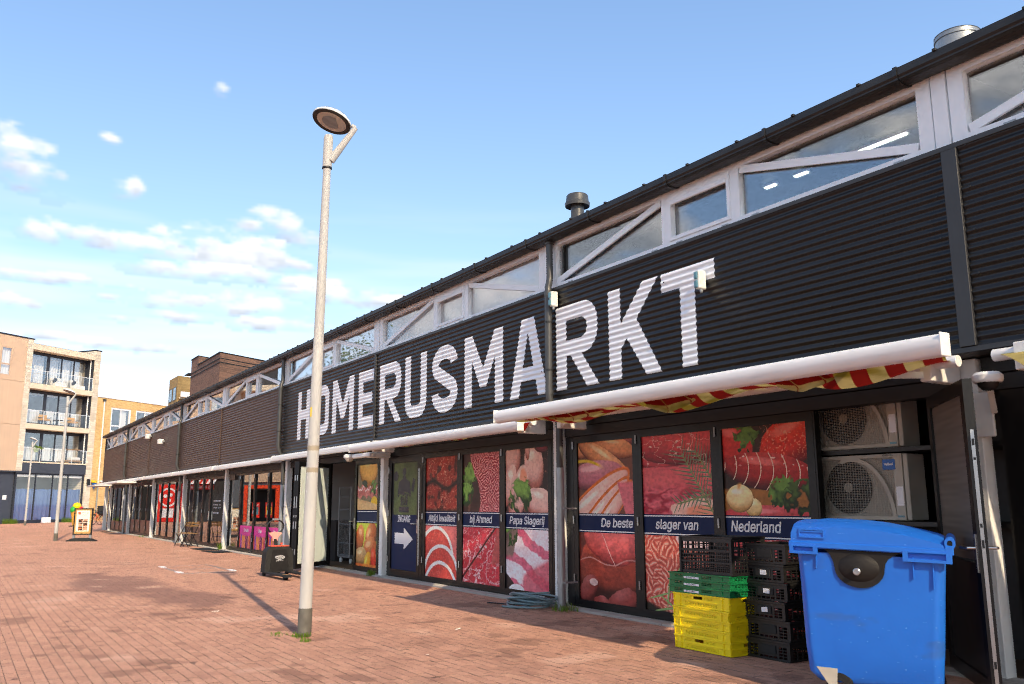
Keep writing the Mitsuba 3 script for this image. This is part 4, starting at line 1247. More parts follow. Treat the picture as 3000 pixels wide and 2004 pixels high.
def street_lamp(x, y, label, near, lean=0.0):
    def part(parent, name, mesh, *a, **kw):
        m = mesh if hasattr(mesh, 'vertices') else trimesh.Trimesh(*mesh, process=False)
        m = m.copy()
        v = np.array(m.vertices)
        v[:, :2] += lean * v[:, 2:3] * _rt[:2]
        m.vertices = v
        return base_part(parent, name, m, *a, **kw)

    def parts(parent, name, ms, *a, **kw):
        for m in ms:
            part(parent, name, m, *a, **kw)

    k = thing('street_lamp', label, 'street lamp', 'tall grey street lamps along the square')
    part(k, 'pole', lathe([(.074, .0), (.074, .30), (.072, .32), (.067, 2.0), (.047, 5.55)], 28, (x, y, 0)), 'm_lamp_pole', 40)
    part(k, 'base_sleeve', lathe([(.078, -.02), (.078, .285), (.074, .30)], 28, (x, y, 0)), 'm_lamp_base', 40)
    part(k, 'socket', lathe([(.050, 5.50), (.057, 5.51), (.057, 5.90), (.048, 5.93), (0, 5.93)], 24, (x, y, 0)), 'm_lamp_pole', 40)
    part(k, 'collar', lathe([(.050, 5.49), (.060, 5.495), (.060, 5.515), (.050, 5.52)], 24, (x, y, 0)), 'm_black_plastic')
    d = np.array([_rt[0], _rt[1], 0])
    f = np.array([-math.sin(YAW), math.cos(YAW), 0])
    p0 = np.array([x, y, 5.60]) + d * .04
    tip = np.array([x, y, 6.03]) + d * .33
    arm = part(k, 'arm', tube([p0, p0 * .4 + tip * .6, tip], [.052, .040, .033], 16), 'm_lamp_pole', 40)
    n = np.array([0, 0, 1.0]) + f * math.tan(.22) + d * math.tan(.26)
    n /= np.linalg.norm(n)
    ux = d - n * (d @ n)
    ux /= np.linalg.norm(ux)
    uy = np.cross(n, ux)
    c = np.array([x, y, 6.12]) + d * .03
    M = np.eye(4)
    M[:3, 0], M[:3, 1], M[:3, 2], M[:3, 3] = ux * .92, uy * .92, n * .92, c

    def put(m):
        m = m.copy()
        m.apply_transform(M)
        return m
    hd = part(k, 'head', put(lathe([(.215, -.012), (.262, -.012), (.272, 0), (.27, .02), (.23, .06), (.12, .09), (0, .095)], 40)), 'm_white_plastic', 40)
    part(hd, 'rim', put(lathe([(.20, -.010), (.215, -.016), (.262, -.016), (.268, -.004)], 40)), 'm_black_plastic', 40)
    part(hd, 'lens', put(lathe([(.205, -.012), (0.0, -.0125)], 40)), 'm_lamp_glass')
    part(hd, 'led_board', put(prism(sg.Point(0, 0).buffer(.13).intersection(rect(-.2, .08, -.2, .2)), .003, -.019)), 'm_galv')
    part(hd, 'bracket', bar(tip, c + ux * .26, .05, .03), 'm_lamp_pole')
    if near:
        for z, h, m in ((2.44, .11, 'm_yellow_print'), (1.72, .03, 'm_paper'), (1.57, .025, 'm_white_print')):
            a = [(math.atan2(-y, -x) - .9 + i * .1) for i in range(4 if h > .05 else 2)]
            st = []
            V, F = [], []
            for i, q in enumerate(a):
                for zz in (z, z + h):
                    V.append((x + .0692 * math.cos(q), y + .0692 * math.sin(q), zz))
            for i in range(len(a) - 1):
                F += [(2 * i, 2 * i + 2, 2 * i + 3), (2 * i, 2 * i + 3, 2 * i + 1)]
            part(k, 'sticker', (np.array(V), np.array(F)), m, label='yellow sticker on the lamp post' if h > .05 else 'small white sticker on the lamp post')
        parts(k, 'tape', [lathe([(.067, z), (.0688, z + .001), (.0688, z + .055), (.067, z + .056)], 28, (x, y, 0)) for z in (2.05, 1.80)], 'm_tape')
    return k


mat('m_tape', C(158, 146, 126), .6)
street_lamp(-9.77, 3.43, 'grey street lamp on the paving in front of the black lettered fascia', True, .012)
street_lamp(-40.57, 3.61, 'middle street lamp, standing beside the framed pavement sign', False)
street_lamp(-71.7, 4.36, 'farthest street lamp, in front of the blue curtains', False)

# ------------------------------------------------------------------ pallet truck
k = thing('pallet_truck', 'black electric pallet truck with pink handle plate beside the folded doors', 'pallet truck')
ANG = PI / 2 + .03          # local x runs across the forks, local -y along them


def B2(m, sz=.79):
    m = m.copy()
    v = np.array(m.vertices)
    v[:, 2] *= sz
    m.vertices = v
    return mv(rotz(m, ANG), -17.93, 5.42, 0)


B3 = lambda m: B2(m, .725)
front = upright(sg.Polygon([(0, .10), (.02, .62), (.07, .70), (.13, .735), (.47, .735), (.53, .70), (.58, .62), (.60, .10)]), .0, .26)
part(k, 'body', B2(front), 'm_black_matt')
part(k, 'body_panel', B2(upright(sg.Polygon([(.10, .13), (.15, .66), (.45, .66), (.50, .13)]), -.012, .0)), 'm_black_plastic')
part(k, 'top_cover', B2(box(.12, .50, .0, .22, .737, .765, .008)), 'm_red_paint', label='coral red top cover')
part(k, 'emblem', B2(upright(sa.scale(sg.Point(.30, .47).buffer(.1, 24), 1, .48).difference(sa.scale(sg.Point(.30, .47).buffer(.088, 24), 1, .44)), -.016, -.013)), 'm_white_print', label='white oval emblem')
tt = text('CERLOG', .05, .14, True, .1)
part(k, 'emblem_lettering', B2(on_wall(tt, .23, .452, -.0135)), 'm_white_print')
part(k, 'emblem_lettering', B2(on_wall(text('GROUP', .02, .07, True), .265, .405, -.0135)), 'm_white_print')
part(k, 'emblem_lettering', B2(on_wall(text('INTERNAL TRANSPORT', .018, .15, True), .225, .375, -.0135)), 'm_white_print')
for q, (a, b) in enumerate(((.0, .16), (.44, .60))):
    fk = part(k, 'fork', B2(box(a, b, -1.12, .02, .075, .125, .012)), 'm_black_matt')
    part(fk, 'fork_tip', B2(trimesh.convex.convex_hull(np.array([(a, -1.12, .06), (b, -1.12, .06), (a + .04, -1.2, .07), (b - .04, -1.2, .07), (a, -1.12, .125), (b, -1.12, .125), (a + .04, -1.2, .10), (b - .04, -1.2, .10)]))), 'm_black_matt')
    part(fk, 'load_wheel', B2(rot(lathe([(0, -.04), (.04, -.04), (.04, .04), (0, .04)], 14), PI / 2, (0, 1, 0)).apply_translation(((a + b) / 2, -1.0, .042))), 'm_rubber')
    part(fk, 'wear_plate', B2(box(a + .03, b - .03, -1.06, -.92, .126, .13)), 'm_wood')
part(k, 'drive_wheel', B2(rot(lathe([(0, -.04), (.1, -.04), (.1, .04), (0, .04)], 18), PI / 2, (0, 1, 0)).apply_translation((.3, .14, .1))), 'm_rubber')
parts(k, 'caster', [B2(rot(lathe([(0, -.025), (.05, -.025), (.05, .025), (0, .025)], 14), PI / 2, (0, 1, 0)).apply_translation((q, .22, .05))) for q in (.06, .54)], 'm_rubber')
st = part(k, 'tiller', B3(bar((.30, .20, .70), (.30, .34, 1.02), .06, .04)), 'm_black_plastic')
part(st, 'tiller_plate', B3(upright(sg.Polygon([(.25, .95), (.35, .95), (.365, 1.06), (.44, 1.16), (.41, 1.185), (.30, 1.2), (.19, 1.185), (.16, 1.16), (.235, 1.06)]), .31, .345)), 'm_pink_paint', label='pink fan shaped handle plate')
lp = [(.30 + .17 * math.sin(a) * (1 - .28 * (math.cos(a) < 0) * 0), .335, 1.37 - .22 * math.cos(a) * (1 if math.cos(a) > 0 else .75)) for a in np.linspace(.55, 2 * PI - .55, 26)]
part(st, 'handle_loop', B3(tube(lp, .019, 10)), 'm_black_plastic', 40)
part(st, 'thumb_control', B3(box(.23, .37, .30, .37, 1.52, 1.58, .012)), 'm_galv')
part(k, 'emergency_button', B2(mv(lathe([(.012, .765), (.012, .80), (.028, .805), (.028, .83), (0, .84)], 14), .34, .04, 0)), 'm_red_paint')

# ------------------------------------------------------------------ framed pavement sign
k = thing('pavement_sign', 'black framed pavement sign with a menu sheet, standing by the lamp post', 'pavement sign')
SB = lambda m: mv(rotz(m, 1.06), -39.6, 4.13, 0)
part(k, 'frame', SB(upright(frame_poly(0, .74, .25, 1.30, .045), -.03, .03)), 'm_black_plastic')
part(k, 'panel', SB(box(.045, .695, -.012, .012, .295, 1.255)), 'm_board_tan', label='tan panel')
part(k, 'sheet', SB(box(.10, .62, -.016, -.0125, .38, 1.21)), 'm_paper', label='white menu sheet')
mat('m_food_a', proc(lambda p, n, uv: mix(C(40, 26, 24), C(214, 130, 80), smoothstep(.40, .62, fbm(p.x * 9, p.y * 9, p.z * 14, 3)))), .5)
mat('m_food_b', proc(lambda p, n, uv: mix(C(60, 40, 36), C(220, 160, 130), smoothstep(.38, .62, fbm(p.x * 9 + 5, p.y * 9, p.z * 14, 3)))), .5)
for j in range(3):
    for i in range(2):
        part(k, 'picture', SB(box(.19 + i * .19, .36 + i * .19, -.0185, -.0165, .42 + j * .155, .56 + j * .155)), ('m_food_a', 'm_food_b')[(i + j) % 2])
part(k, 'round_logo', SB(upright(sg.Point(.21, 1.10).buffer(.055), -.0185, -.0165)), 'm_red_paint')
for j, (q, h) in enumerate(((1.12, .022), (1.06, .022), (1.01, .016))):
    part(k, 'lettering', SB(on_wall(text(('MENU VAN DE DAG', 'BROODJES', 'SCHOTELS')[j], h, (.26, .26, .2)[j], False), .30, q, -.0168)), 'm_lintel')
part(k, 'base', SB(trimesh.convex.convex_hull(np.array([(x, y, z) for x, y, z in [(-.20, -.14, 0), (.94, -.14, 0), (-.20, .14, 0), (.94, .14, 0), (-.26, 0, .03), (1.0, 0, .03), (.05, -.11, .12), (.69, -.11, .12), (.05, .11, .12), (.69, .11, .12)]]))), 'm_black_matt')
parts(k, 'foot_bracket', [SB(box(q, q + .09, -.025, .025, .10, .26)) for q in (.0, .65)], 'm_galv')

# ------------------------------------------------------------------ ice cream figure
k = thing('ice_cream_cone', 'large display ice cream cone with yellow, green and red scoops', 'display cone')
cx, cy = -66.0, 6.95
part(k, 'cone', lathe([(.10, 0), (.14, .02), (.30, .95), (.32, 1.0), (0, 1.0)], 28, (cx, cy, 0)), 'm_cone', 30)
for nm, (dx, dy, dz, r), m in (('scoop', (0, .05, 1.32, .27), 'm_scoop_yellow'), ('scoop', (.05, -.13, 1.10, .24), 'm_scoop_green'), ('scoop', (.03, .24, 1.12, .22), 'm_scoop_red')):
    s = trimesh.creation.icosphere(3, r)
    v = np.array(s.vertices)
    s.vertices = v * (1 + .05 * (meshkit.fbm(v * 9, 3, 5) - .5))[:, None]
    part(k, nm, mv(s, cx + dx, cy + dy, dz), m, True, label={'m_scoop_yellow': 'yellow scoop', 'm_scoop_green': 'green scoop', 'm_scoop_red': 'red scoop'}[m])
part(k, 'base', lathe([(.36, 0), (.36, .05), (.1, .07)], 24, (cx, cy, 0)), 'm_black_matt')

# ------------------------------------------------------------------ folding chairs
def folding_chair(x, y, a, label):
    k = thing('folding_chair', label, 'folding chair', 'slatted folding chairs by the shop with brown frames')
    Q = lambda m: mv(rotz(m, a), x, y, 0)
    for s in (-.19, .19):
        part(k, 'leg', Q(bar((-.24, s, 0), (.20, s, .46), .018, .022)), 'm_black_plastic')
        part(k, 'leg', Q(bar((.27, s * .88, 0), (-.30, s * .88, .84), .018, .022)), 'm_black_plastic')
    parts(k, 'seat_slat', [Q(box(q, q + .055, -.2, .2, .445, .462, .003)) for q in np.arange(-.19, .2, .068)], 'm_wood')
    parts(k, 'back_slat', [Q(mv(rot(box(-.007, .007, -.19, .19, -.03, .03, .003), -.55, (0, 1, 0)), q, 0, z)) for q, z in ((-.275, .80), (-.215, .71))], 'm_wood')
    parts(k, 'stretcher', [Q(bar((-.2, -.19, .05), (-.2, .19, .05), .014)), Q(bar((.24, -.17, .05), (.24, .17, .05), .014))], 'm_black_plastic')


folding_chair(-32.55, 6.92, PI + .55, 'left one of two slatted folding chairs, nearer the downpipe')
folding_chair(-31.75, 6.95, PI + .35, 'right one of two slatted folding chairs, nearer the door mats')

for (x, y, w, d, a, lab) in ((-29.75, 7.02, 1.3, .62, .05, 'dark door mat under the shop door nearest the folding chairs'), (-27.95, 7.0, 1.3, .66, .06, 'dark door mat in front of the pink window films'), (-51.4, 7.0, 1.5, .5, 0, 'dark door mat at the farthest shop door')):
    solo('door_mat', lab, 'door mat', mv(rotz(box(-w / 2, w / 2, -d / 2, d / 2, .002, .016, .003), a), x, y, 0), 'm_mat', group='dark door mats')

# ------------------------------------------------------------------ hose
pts = []
hg = np.random.default_rng(12)
NL = 8
LO = [(hg.normal(0, .07), hg.normal(0, .05), hg.uniform(.20, .40), hg.uniform(.55, .85), hg.normal(0, .35), hg.normal(0, .35)) for _ in range(NL + 1)]
for i in range(90 * NL):
    t = i / (90 * NL - 1) * NL
    j = int(min(t, NL - .001))
    f = t - j
    f2 = f * f * (3 - 2 * f)
    q = [LO[j][c] * (1 - f2) + LO[j + 1][c] * f2 for c in range(6)]
    a = t * 2 * PI
    ca, sa2 = q[2] * 1.15 * math.cos(a), q[2] * q[3] * math.sin(a)
    z = .016 + .018 * t + .42 * max(0, q[4] * ca + q[5] * sa2)
    pts.append((-10.60 + q[0] + ca, 7.02 + q[1] + sa2, z))
pts = [(-10.20 - .05 * (6 - i) - .3 + .3 * i / 6, 6.66 + .02 * i, .014) for i in range(0, 4)] + pts
solo('garden_hose', 'grey garden hose coiled on the paving beside the pipe', 'hose', tube(pts, .0135, 8), 'm_hose', 40)
solo('hose_end', 'thin dark rod lying on the paving left of the hose', 'rod', tube([(-11.35, 6.74, .013), (-11.0, 6.86, .013), (-10.75, 6.93, .02)], .009, 6), 'm_black_plastic', 40)

# ------------------------------------------------------------------ crates
def wall_with_holes(w, h, holes, t):
    g = rect(0, w, 0, h)
    if holes:
        g = g.difference(unary_union([rect(*q) for q in holes]))
    return upright(g, 0, t)


def box_walls(w, d, h, holes_long, holes_short, t=.008):
    """Four walls of a crate, origin at the front left lower corner, front facing -y."""
    f = wall_with_holes(w, h, holes_long, t)
    b = mv(f, 0, d - t, 0)
    s = wall_with_holes(d - 2 * t, h, holes_short, t)
    l = mv(rotz(s, PI / 2), t, t, 0)
    r = mv(rotz(s, PI / 2), w, t, 0)
    return f, b, l, r


def grid(x0, x1, z0, z1, n, m, fx=.55, fz=.55):
    dx, dz = (x1 - x0) / n, (z1 - z0) / m
    return [(x0 + i * dx, x0 + (i + fx) * dx, z0 + j * dz, z0 + (j + fz) * dz) for i in range(n) for j in range(m)]


def crate(label, x, y, z, w, d, h, a, m, group, style):
    k = thing('crate', label, 'crate', group)
    Q = lambda q: mv(rotz(q, a), x, y, z)
    ribs = []
    if style == 'yellow':
        hl = grid(.16, w - .16, .018, .05, 20, 3)
        hs = grid(.08, d - .1, .018, .05, 10, 3)
        if h > .1:
            hl += [(.28, .40, .080, .108)] + grid(.14, .25, .082, .106, 6, 2) + grid(.43, .56, .082, .106, 7, 2)
            hs += [(d / 2 - .05, d / 2 + .04, .080, .108)]
        for xx in (.004, .09, w - .10, w - .012):
            ribs.append(box(xx, xx + .008, -.010, .001, .004, h - .004))
        ribs += [box(-.008, w + .008, -.012, .001, h - .016, h, .002), box(.0, w, -.008, .001, .058, .068), box(w - .001, w + .010, 0, d, h - .016, h, .002), box(w - .001, w + .007, 0, d, .058, .068)]
        for xx in (.01, w - .09):
            ribs.append(box(xx, xx + .08, -.006, .001, .03, .036))
    elif style == 'green':
        hl = grid(.08, .20, .022, .050, 5, 2, .8, .7) + grid(w - .38, w - .24, .022, .050, 6, 2, .8, .7)
        hs = grid(.06, d - .1, .022, .050, 8, 2, .7, .6)
        ribs += [box(-.01, w + .01, -.012, .001, h - .012, h, .002), box(w - .001, w + .012, 0, d, h - .012, h, .002), box(w - .2, w - .01, -.008, .001, .01, .016), box(w - .1, w - .094, -.008, .001, .01, h - .01)]
    elif style == 'open':
        hl = grid(.03, w - .03, .03, h * .30, 26, 4, .72, .74) + grid(.03, w - .03, h * .34, h * .62, 26, 3, .72, .7) + grid(.03, w - .03, h * .66, h - .05, 13, 2, .86, .86)
        hs = grid(.03, d - .05, .03, h * .45, 9, 4, .7, .7) + grid(.03, d - .05, h * .5, h - .04, 5, 3, .75, .78)
        ribs += [box(-.006, w + .006, -.008, .001, h - .018, h, .002), box(0, w, -.006, .001, h * .30, h * .335), box(0, w, -.006, .001, h * .62, h * .65), box(-.004, .022, -.012, .012, 0, h, .002), box(w - .022, w + .004, -.012, .012, 0, h, .002), box(w - .001, w + .007, 0, d, h - .018, h, .002)]
    else:
        hl = grid(.03, .13, .02, h - .05, 2, 4, .88, .72) + grid(w - .13, w - .03, .02, h - .05, 2, 4, .88, .72) + grid(.14, w - .14, .015, .04, 4, 1, .8, .8)
        hs = grid(.03, d - .05, .02, h - .05, 6, 4, .85, .7)
        ribs += [box(-.008, w + .008, -.012, .001, h - .024, h - .002, .002), box(w - .001, w + .010, 0, d, h - .024, h - .002, .002), box(0, w, -.006, .001, 0, .012)]
    f, b, l, r = box_walls(w, d, h - .002, hl, hs)
    parts(k, 'wall', [Q(f), Q(b), Q(l), Q(r)], m)
    part(k, 'bottom', Q(box(.008, w - .008, .008, d - .008, .004, .016)), m)
    parts(k, 'rib', [Q(q) for q in ribs], m)
    if style == 'green':
        lb = part(k, 'tag', Q(box(.215, .425, -.004, -.0002, .012, .032, .001)), 'm_white_print', label='white printed strip')
        part(lb, 'lettering', Q(on_wall(text('EPS 0216 HUUR', .010, .13, False), .25, .018, -.0042)), 'm_lintel')
    if style == 'black':
        pl = part(k, 'label_plate', Q(box(w * .33, w * .68, -.010, -.0002, h * .30, h * .72, .002)), 'm_black_matt')
        if label.find('white') >= 0:
            lb = part(pl, 'tag', rot(Q(box(w * .45, w * .60, -.0125, -.0105, h * .38, h * .64)), rng.uniform(-.12, .12), (0, 1, 0), Q(box(w * .5, w * .55, -.0125, -.0105, h * .45, h * .55)).centroid), 'm_white_print', label='white paper label')
    return k


gy_ = 'yellow crates stacked in front of the posters'
gg_ = 'green folding crates on the yellow stack'
gb_ = 'black crates stacked beside the blue bin'
hs_ = [.13, .092, .092, .092, .130]
z = .004
for i, h in enumerate(hs_):
    crate(('lowest crate of the yellow stack, standing on the paving', 'second yellow crate from the paving', 'middle crate of the yellow stack', 'fourth yellow crate from the paving, with a brown handle hole near it', 'topmost yellow crate, under the green crates')[i],
          -6.905 + rng.uniform(-.006, .006), 6.322 + rng.uniform(-.004, .004), z, .768, .42, h, rng.uniform(-.008, .008), 'm_yellow_plastic', gy_, 'yellow')
    z += h + .001
for i in range(3):
    crate(('lowest of the three green crates', 'middle one of the three green crates', 'top one of the three green crates')[i], -6.945 + rng.uniform(-.004, .004), 6.312, z, .84, .50, .066, rng.uniform(-.006, .006), 'm_green_plastic', gg_, 'green')
    z += .067
crate('open black lattice crate on top of the green crates', -6.80, 6.34, z, .72, .46, .365, -.01, 'm_black_plastic', None, 'open')
z = .004
for i, h in enumerate((.18, .18, .168, .168, .168, .185)):
    crate(('lowest crate of the black stack beside the blue bin', 'second black crate from the paving, without a label', 'third black crate from the paving, with a white label', 'fourth black crate from the paving, with a white label', 'fifth black crate from the paving, with a tilted white label', 'topmost black crate of the stack beside the blue bin')[i],
          -6.14 + rng.uniform(-.012, .012) + .012 * (i % 2), 6.545 + rng.uniform(-.008, .008), z, .50, .52, h, rng.uniform(-.02, .02), 'm_black_plastic', gb_, 'black')
    z += h + .001

# ------------------------------------------------------------------ blue wheeled bin
k = thing('wheeled_bin', 'large blue wheeled bin with domed lid and black side plate', 'bin')
BA = math.radians(31.0)
DB = .84


def BQ0(m):
    """Bin coordinates (x along the hinge side, y into the niche) to the world; the bin leans a little to the right."""
    m = rot(m, .04, (0, 1, 0), (.6, 0, .6))
    return mv(rotz(m, BA), -4.61, 5.50, 0)


def BQ(m):
    m = m.copy()
    v = np.array(m.vertices)
    v[:, 0] = np.interp(v[:, 0], (-.1, 0, .054, .425, .766, 1.102, 1.608, 1.658, 1.75), (-.14, -.081, -.052, .181, .415, .638, 1.025, 1.065, 1.14))
    m.vertices = v
    return BQ0(m)


# body: taper towards the bottom, rounded upright edges


def ring_pts(x0, x1, y0, y1, r, z, n=5):
    P = []
    for cx, cy, a0 in ((x1 - r, y0 + r, -PI / 2), (x1 - r, y1 - r, 0), (x0 + r, y1 - r, PI / 2), (x0 + r, y0 + r, PI)):
        for i in range(n + 1):
            a = a0 + PI / 2 * i / n
            P.append((cx + r * math.cos(a), cy + r * math.sin(a), z))
    return P


rings = [(.30, 1.46, .10, DB - .14, .08, .105), (.20, 1.52, .06, DB - .06, .10, .165), (.165, 1.535, .035, DB - .03, .11, .36), (.13, 1.565, .01, DB - .01, .10, .8), (.105, 1.585, 0, DB, .08, 1.05)]
V = [p for q in rings for p in ring_pts(*q)]
n = 24
F = []
for i in range(len(rings) - 1):
    for q in range(n):
        a, b = i * n + q, i * n + (q + 1) % n
        F += [(a, b, b + n), (a, b + n, a + n)]
F += [(0, q + 1, q) for q in range(1, n - 1)]
part(k, 'body', BQ(trimesh.Trimesh(V, F, process=False)), 'm_bin', 50)
part(k, 'rim', BQ(box(.02, 1.645, -.045, DB + .04, 1.08, 1.128, .008)), 'm_bin')
for a, b, zz in ((.035, .36, 1.036), (1.22, 1.64, 1.024)):
    pk = part(k, 'lift_pocket', BQ(upright(rect(a, b, zz, 1.10).difference(rect(a + .045, b - .05, zz + .02, 1.09)), -.055, -.0)), 'm_bin')
    part(pk, 'pocket_back', BQ(box(a + .02, b - .02, -.012, -.004, zz + .01, 1.08)), 'm_bin')
parts(k, 'rib', [BQ(box(q, q + .012, -.02, .01, z0, 1.06, .003)) for q, z0 in ((.33, .93), (1.30, .90), (1.47, .84))], 'm_bin')
# lid: a profile swept front to back, crowned in the middle
prof = [(.05, 1.118), (.052, 1.20), (.07, 1.228), (.13, 1.238), (.30, 1.243), (.40, 1.252), (.62, 1.255), (.85, 1.250), (1.05, 1.240), (1.22, 1.222), (1.40, 1.196), (1.53, 1.172), (1.575, 1.158), (1.58, 1.118)]
rows = []
for j, q in enumerate(np.linspace(0, 1, 13)):
    lift = .045 * math.sin(PI * q) ** .6
    ins = .02 if j in (0, 12) else 0
    rows.append([(x, -.035 + (DB + .07) * q, zz + lift * (zz > 1.13) - (ins * .6 if zz > 1.13 else 0)) for x, zz in prof])
V = [p for r_ in rows for p in r_]
m_ = len(prof)
F = []
for j in range(12):
    for i in range(m_ - 1):
        a = j * m_ + i
        F += [(a, a + 1, a + m_ + 1), (a, a + m_ + 1, a + m_)]
for j in (0, 12):
    c = [j * m_ + i for i in range(m_)]
    f_ = [(c[0], c[i + 1], c[i]) for i in range(1, m_ - 1)]
    F += f_ if j == 0 else [q[::-1] for q in f_]
lid = part(k, 'lid', BQ(trimesh.Trimesh(V, F, process=False)), 'm_bin', 35)
part(lid, 'grip_recess', BQ(upright(frame_poly(.15, .44, 1.155, 1.225, .012), -.052, -.03)), 'm_bin')
part(lid, 'grip_bar', BQ(box(.16, .43, -.047, -.03, 1.198, 1.208)), 'm_bin')
parts(lid, 'hinge', [BQ(rot(lathe([(.022, -.06), (.046, -.06), (.046, .06), (.022, .06)], 18), PI / 2, (1, 0, 0)).apply_translation((1.625, y_, 1.165))) for y_ in (.02, DB - .02)], 'm_bin', 30)
part(lid, 'hinge_rod', BQ(tube([(1.625, -.02, 1.165), (1.625, DB, 1.165)], .02, 10)), 'm_black_plastic')
part(k, 'hinge_lug', BQ(box(1.58, 1.655, -.045, .06, 1.08, 1.15, .008)), 'm_bin')
pl = sg.Polygon([(.42, 1.085), (1.22, 1.085), (1.15, 1.06), (1.09, 1.03), (1.055, .99), (1.045, .94)] + [(.79 + .255 * math.cos(a), .945 + .135 * math.sin(a)) for a in np.linspace(-.15, -PI + .15, 18)] + [(.535, .94), (.52, .99), (.495, 1.03), (.46, 1.06)]).buffer(0)
pm = part(k, 'side_plate', BQ(upright(pl, -.012, .02)), 'm_plate', label='black plate round the lifting pin')
dm = rot(lathe([(.15, 0), (.135, .010), (.10, .022), (.05, .030), (0, .032)], 32), PI / 2, (1, 0, 0))
dm.apply_scale((.95, 1, .68))
part(pm, 'boss', BQ0(mv(dm, .425, -.012, .955)), 'm_plate', True)
part(pm, 'lifting_pin', BQ0(rot(lathe([(.026, 0), (.026, .024), (.020, .028), (.020, .04), (.011, .04), (.011, .036), (0, .036)], 20), PI / 2, (1, 0, 0)).apply_translation((.415, -.05, .93))), 'm_steel', 30)
for cx, cy in ((.19, .10), (.80, .26), (.19, DB - .13), (.80, DB - .13)):
    br = part(k, 'caster', BQ0(trimesh.convex.convex_hull(np.array([(cx - .09, cy - .05, .21), (cx + .06, cy - .05, .21), (cx - .09, cy + .05, .21), (cx + .06, cy + .05, .21), (cx + .0, cy - .045, .08), (cx + .05, cy - .045, .08), (cx, cy + .045, .08), (cx + .05, cy + .045, .08)]))), 'm_ac_body' if cx < .5 else 'm_black_plastic')
    part(br, 'wheel', BQ0(rot(lathe([(.03, -.022), (.085, -.022), (.095, 0), (.085, .022), (.03, .022)], 20), PI / 2, (1, 0, 0)).apply_translation((cx + .07, cy - .02, .096))), 'm_rubber', 30)

# ------------------------------------------------------------------ cooling units in the niche
def cooling_unit(label, x0, x1, z0, z1, y, badge):
    k = thing('cooling_unit', label, 'outdoor unit', 'cream cooling units in the niche')
    w, h = x1 - x0, z1 - z0
    part(k, 'casing', [box(x0, x1, y + .02, y + .27, z0, z1, .01)], 'm_ac_body')
    op = rect(x0 + .06, x1 - .13, z0 + .075, z1 - .07).buffer(.05)
    op = op.intersection(rect(x0 + .03, x1 - .10, z0 + .04, z1 - .04))
    fc = sg.Point(x0 + .36 * w, z0 + .5 * h)
    arc = sg.LineString([(x0 + .42 * w + .46 * w * math.sin(a), z0 - .05 * h + .98 * h * math.cos(a)) for a in np.linspace(-.25, 1.5, 24)]).buffer(.02)
    front = rect(x0, x1, z0, z1).buffer(-.006).difference(op.difference(arc))
    part(k, 'front_plate', upright(front, y - .018, y + .006), 'm_ac_body')
    part(k, 'fan_cowl', upright(fc.buffer(.25).boundary.buffer(.012).intersection(op), y + .002, y + .018), 'm_black_plastic')
    part(k, 'fan_shroud', upright(fc.buffer(.25).intersection(op), y + .012, y + .019), 'm_black_matt')
    for i in range(3):
        a = i * 2 * PI / 3 + .4
        bl = sg.Polygon([(.05 * math.cos(a), .05 * math.sin(a)), (.22 * math.cos(a - .35), .22 * math.sin(a - .35)), (.235 * math.cos(a), .235 * math.sin(a)), (.22 * math.cos(a + .35), .22 * math.sin(a + .35))])
        part(k, 'fan_blade', upright(sa.translate(bl, fc.x, fc.y).intersection(op), y + .006, y + .010), 'm_black_plastic')
    part(k, 'fan_hub', upright(fc.buffer(.05), y - .0, y + .011), 'm_wire')
    bars = []
    for zz in np.arange(z0 + .05, z1 - .04, .0165):
        s = sg.LineString([(x0, zz), (x1, zz)]).intersection(op)
        for q in getattr(s, 'geoms', [s]):
            if q.length > .02:
                bars.append(box(q.bounds[0], q.bounds[2], y - .012, y - .009, zz - .0016, zz + .0016))
    for xx in np.arange(x0 + .04, x1 - .10, .03):
        s = sg.LineString([(xx, z0), (xx, z1)]).intersection(op)
        for q in getattr(s, 'geoms', [s]):
            if q.length > .02:
                bars.append(box(xx - .0016, xx + .0016, y - .009, y - .006, q.bounds[1], q.bounds[3]))
    part(k, 'wire_guard', bars, 'm_wire', kind='stuff')
    part(k, 'end_panel', box(x1 + .001, x1 + .05, y - .012, y + .26, z0 + .006, z1 - .01, .006), 'm_ac_body')
    part(k, 'data_plate', box(x1 - .085, x1 - .012, y - .0205, y - .0185, z0 + .22 * h, z0 + .50 * h), 'm_white_print', label='white data plate')
    part(k, 'maker_plate', box(x1 - .09, x1 - .02, y - .0205, y - .0185, z0 + .03, z0 + .05), 'm_teal')
    if badge:
        bd = part(k, 'badge', upright(rect(x1 - .205, x1 - .085, z1 - .15, z1 - .065).buffer(.008), y - .021, y - .0185), 'm_navy_blue', label='blue badge')
        part(bd, 'lettering', on_wall(text('Vaillant', .022, .10, True), x1 - .195, z1 - .115, y - .0212), 'm_white_print')
        part(k, 'lettering', on_wall(text('VERS CEL', .018, .12, False), x1 - .21, z1 - .028, y - .019), 'm_black_matt')
    return k


mat('m_navy_blue', C(30, 92, 170), .35)
cooling_unit('lower cooling unit with a blue badge, standing above the blue bin', -6.07, -5.08, 1.262, 1.905, 7.66, True)
cooling_unit('upper cooling unit without a badge, half hidden by the lintel', -6.07, -5.10, 1.962, 2.60, 7.66, False)

# ------------------------------------------------------------------ sirens, floodlights, cameras
def siren(label, x, z, colour, group):
    k = thing('siren_box', label, 'alarm box', group)
    part(k, 'housing', box(x - .03, x + .04, 6.965, 7.08, z - .11, z + .11, .012), 'm_white_plastic')
    parts(k, 'lens', [box(x - .036, x + .02, 6.945, 6.97, z + a, z + a + .088, .010) for a in (-.098, .006)], colour)
    part(k, 'plug', lathe([(.012, z - .16), (.018, z - .15), (.018, z - .12)], 10, (x + .03, 7.0, 0)), 'm_galv')


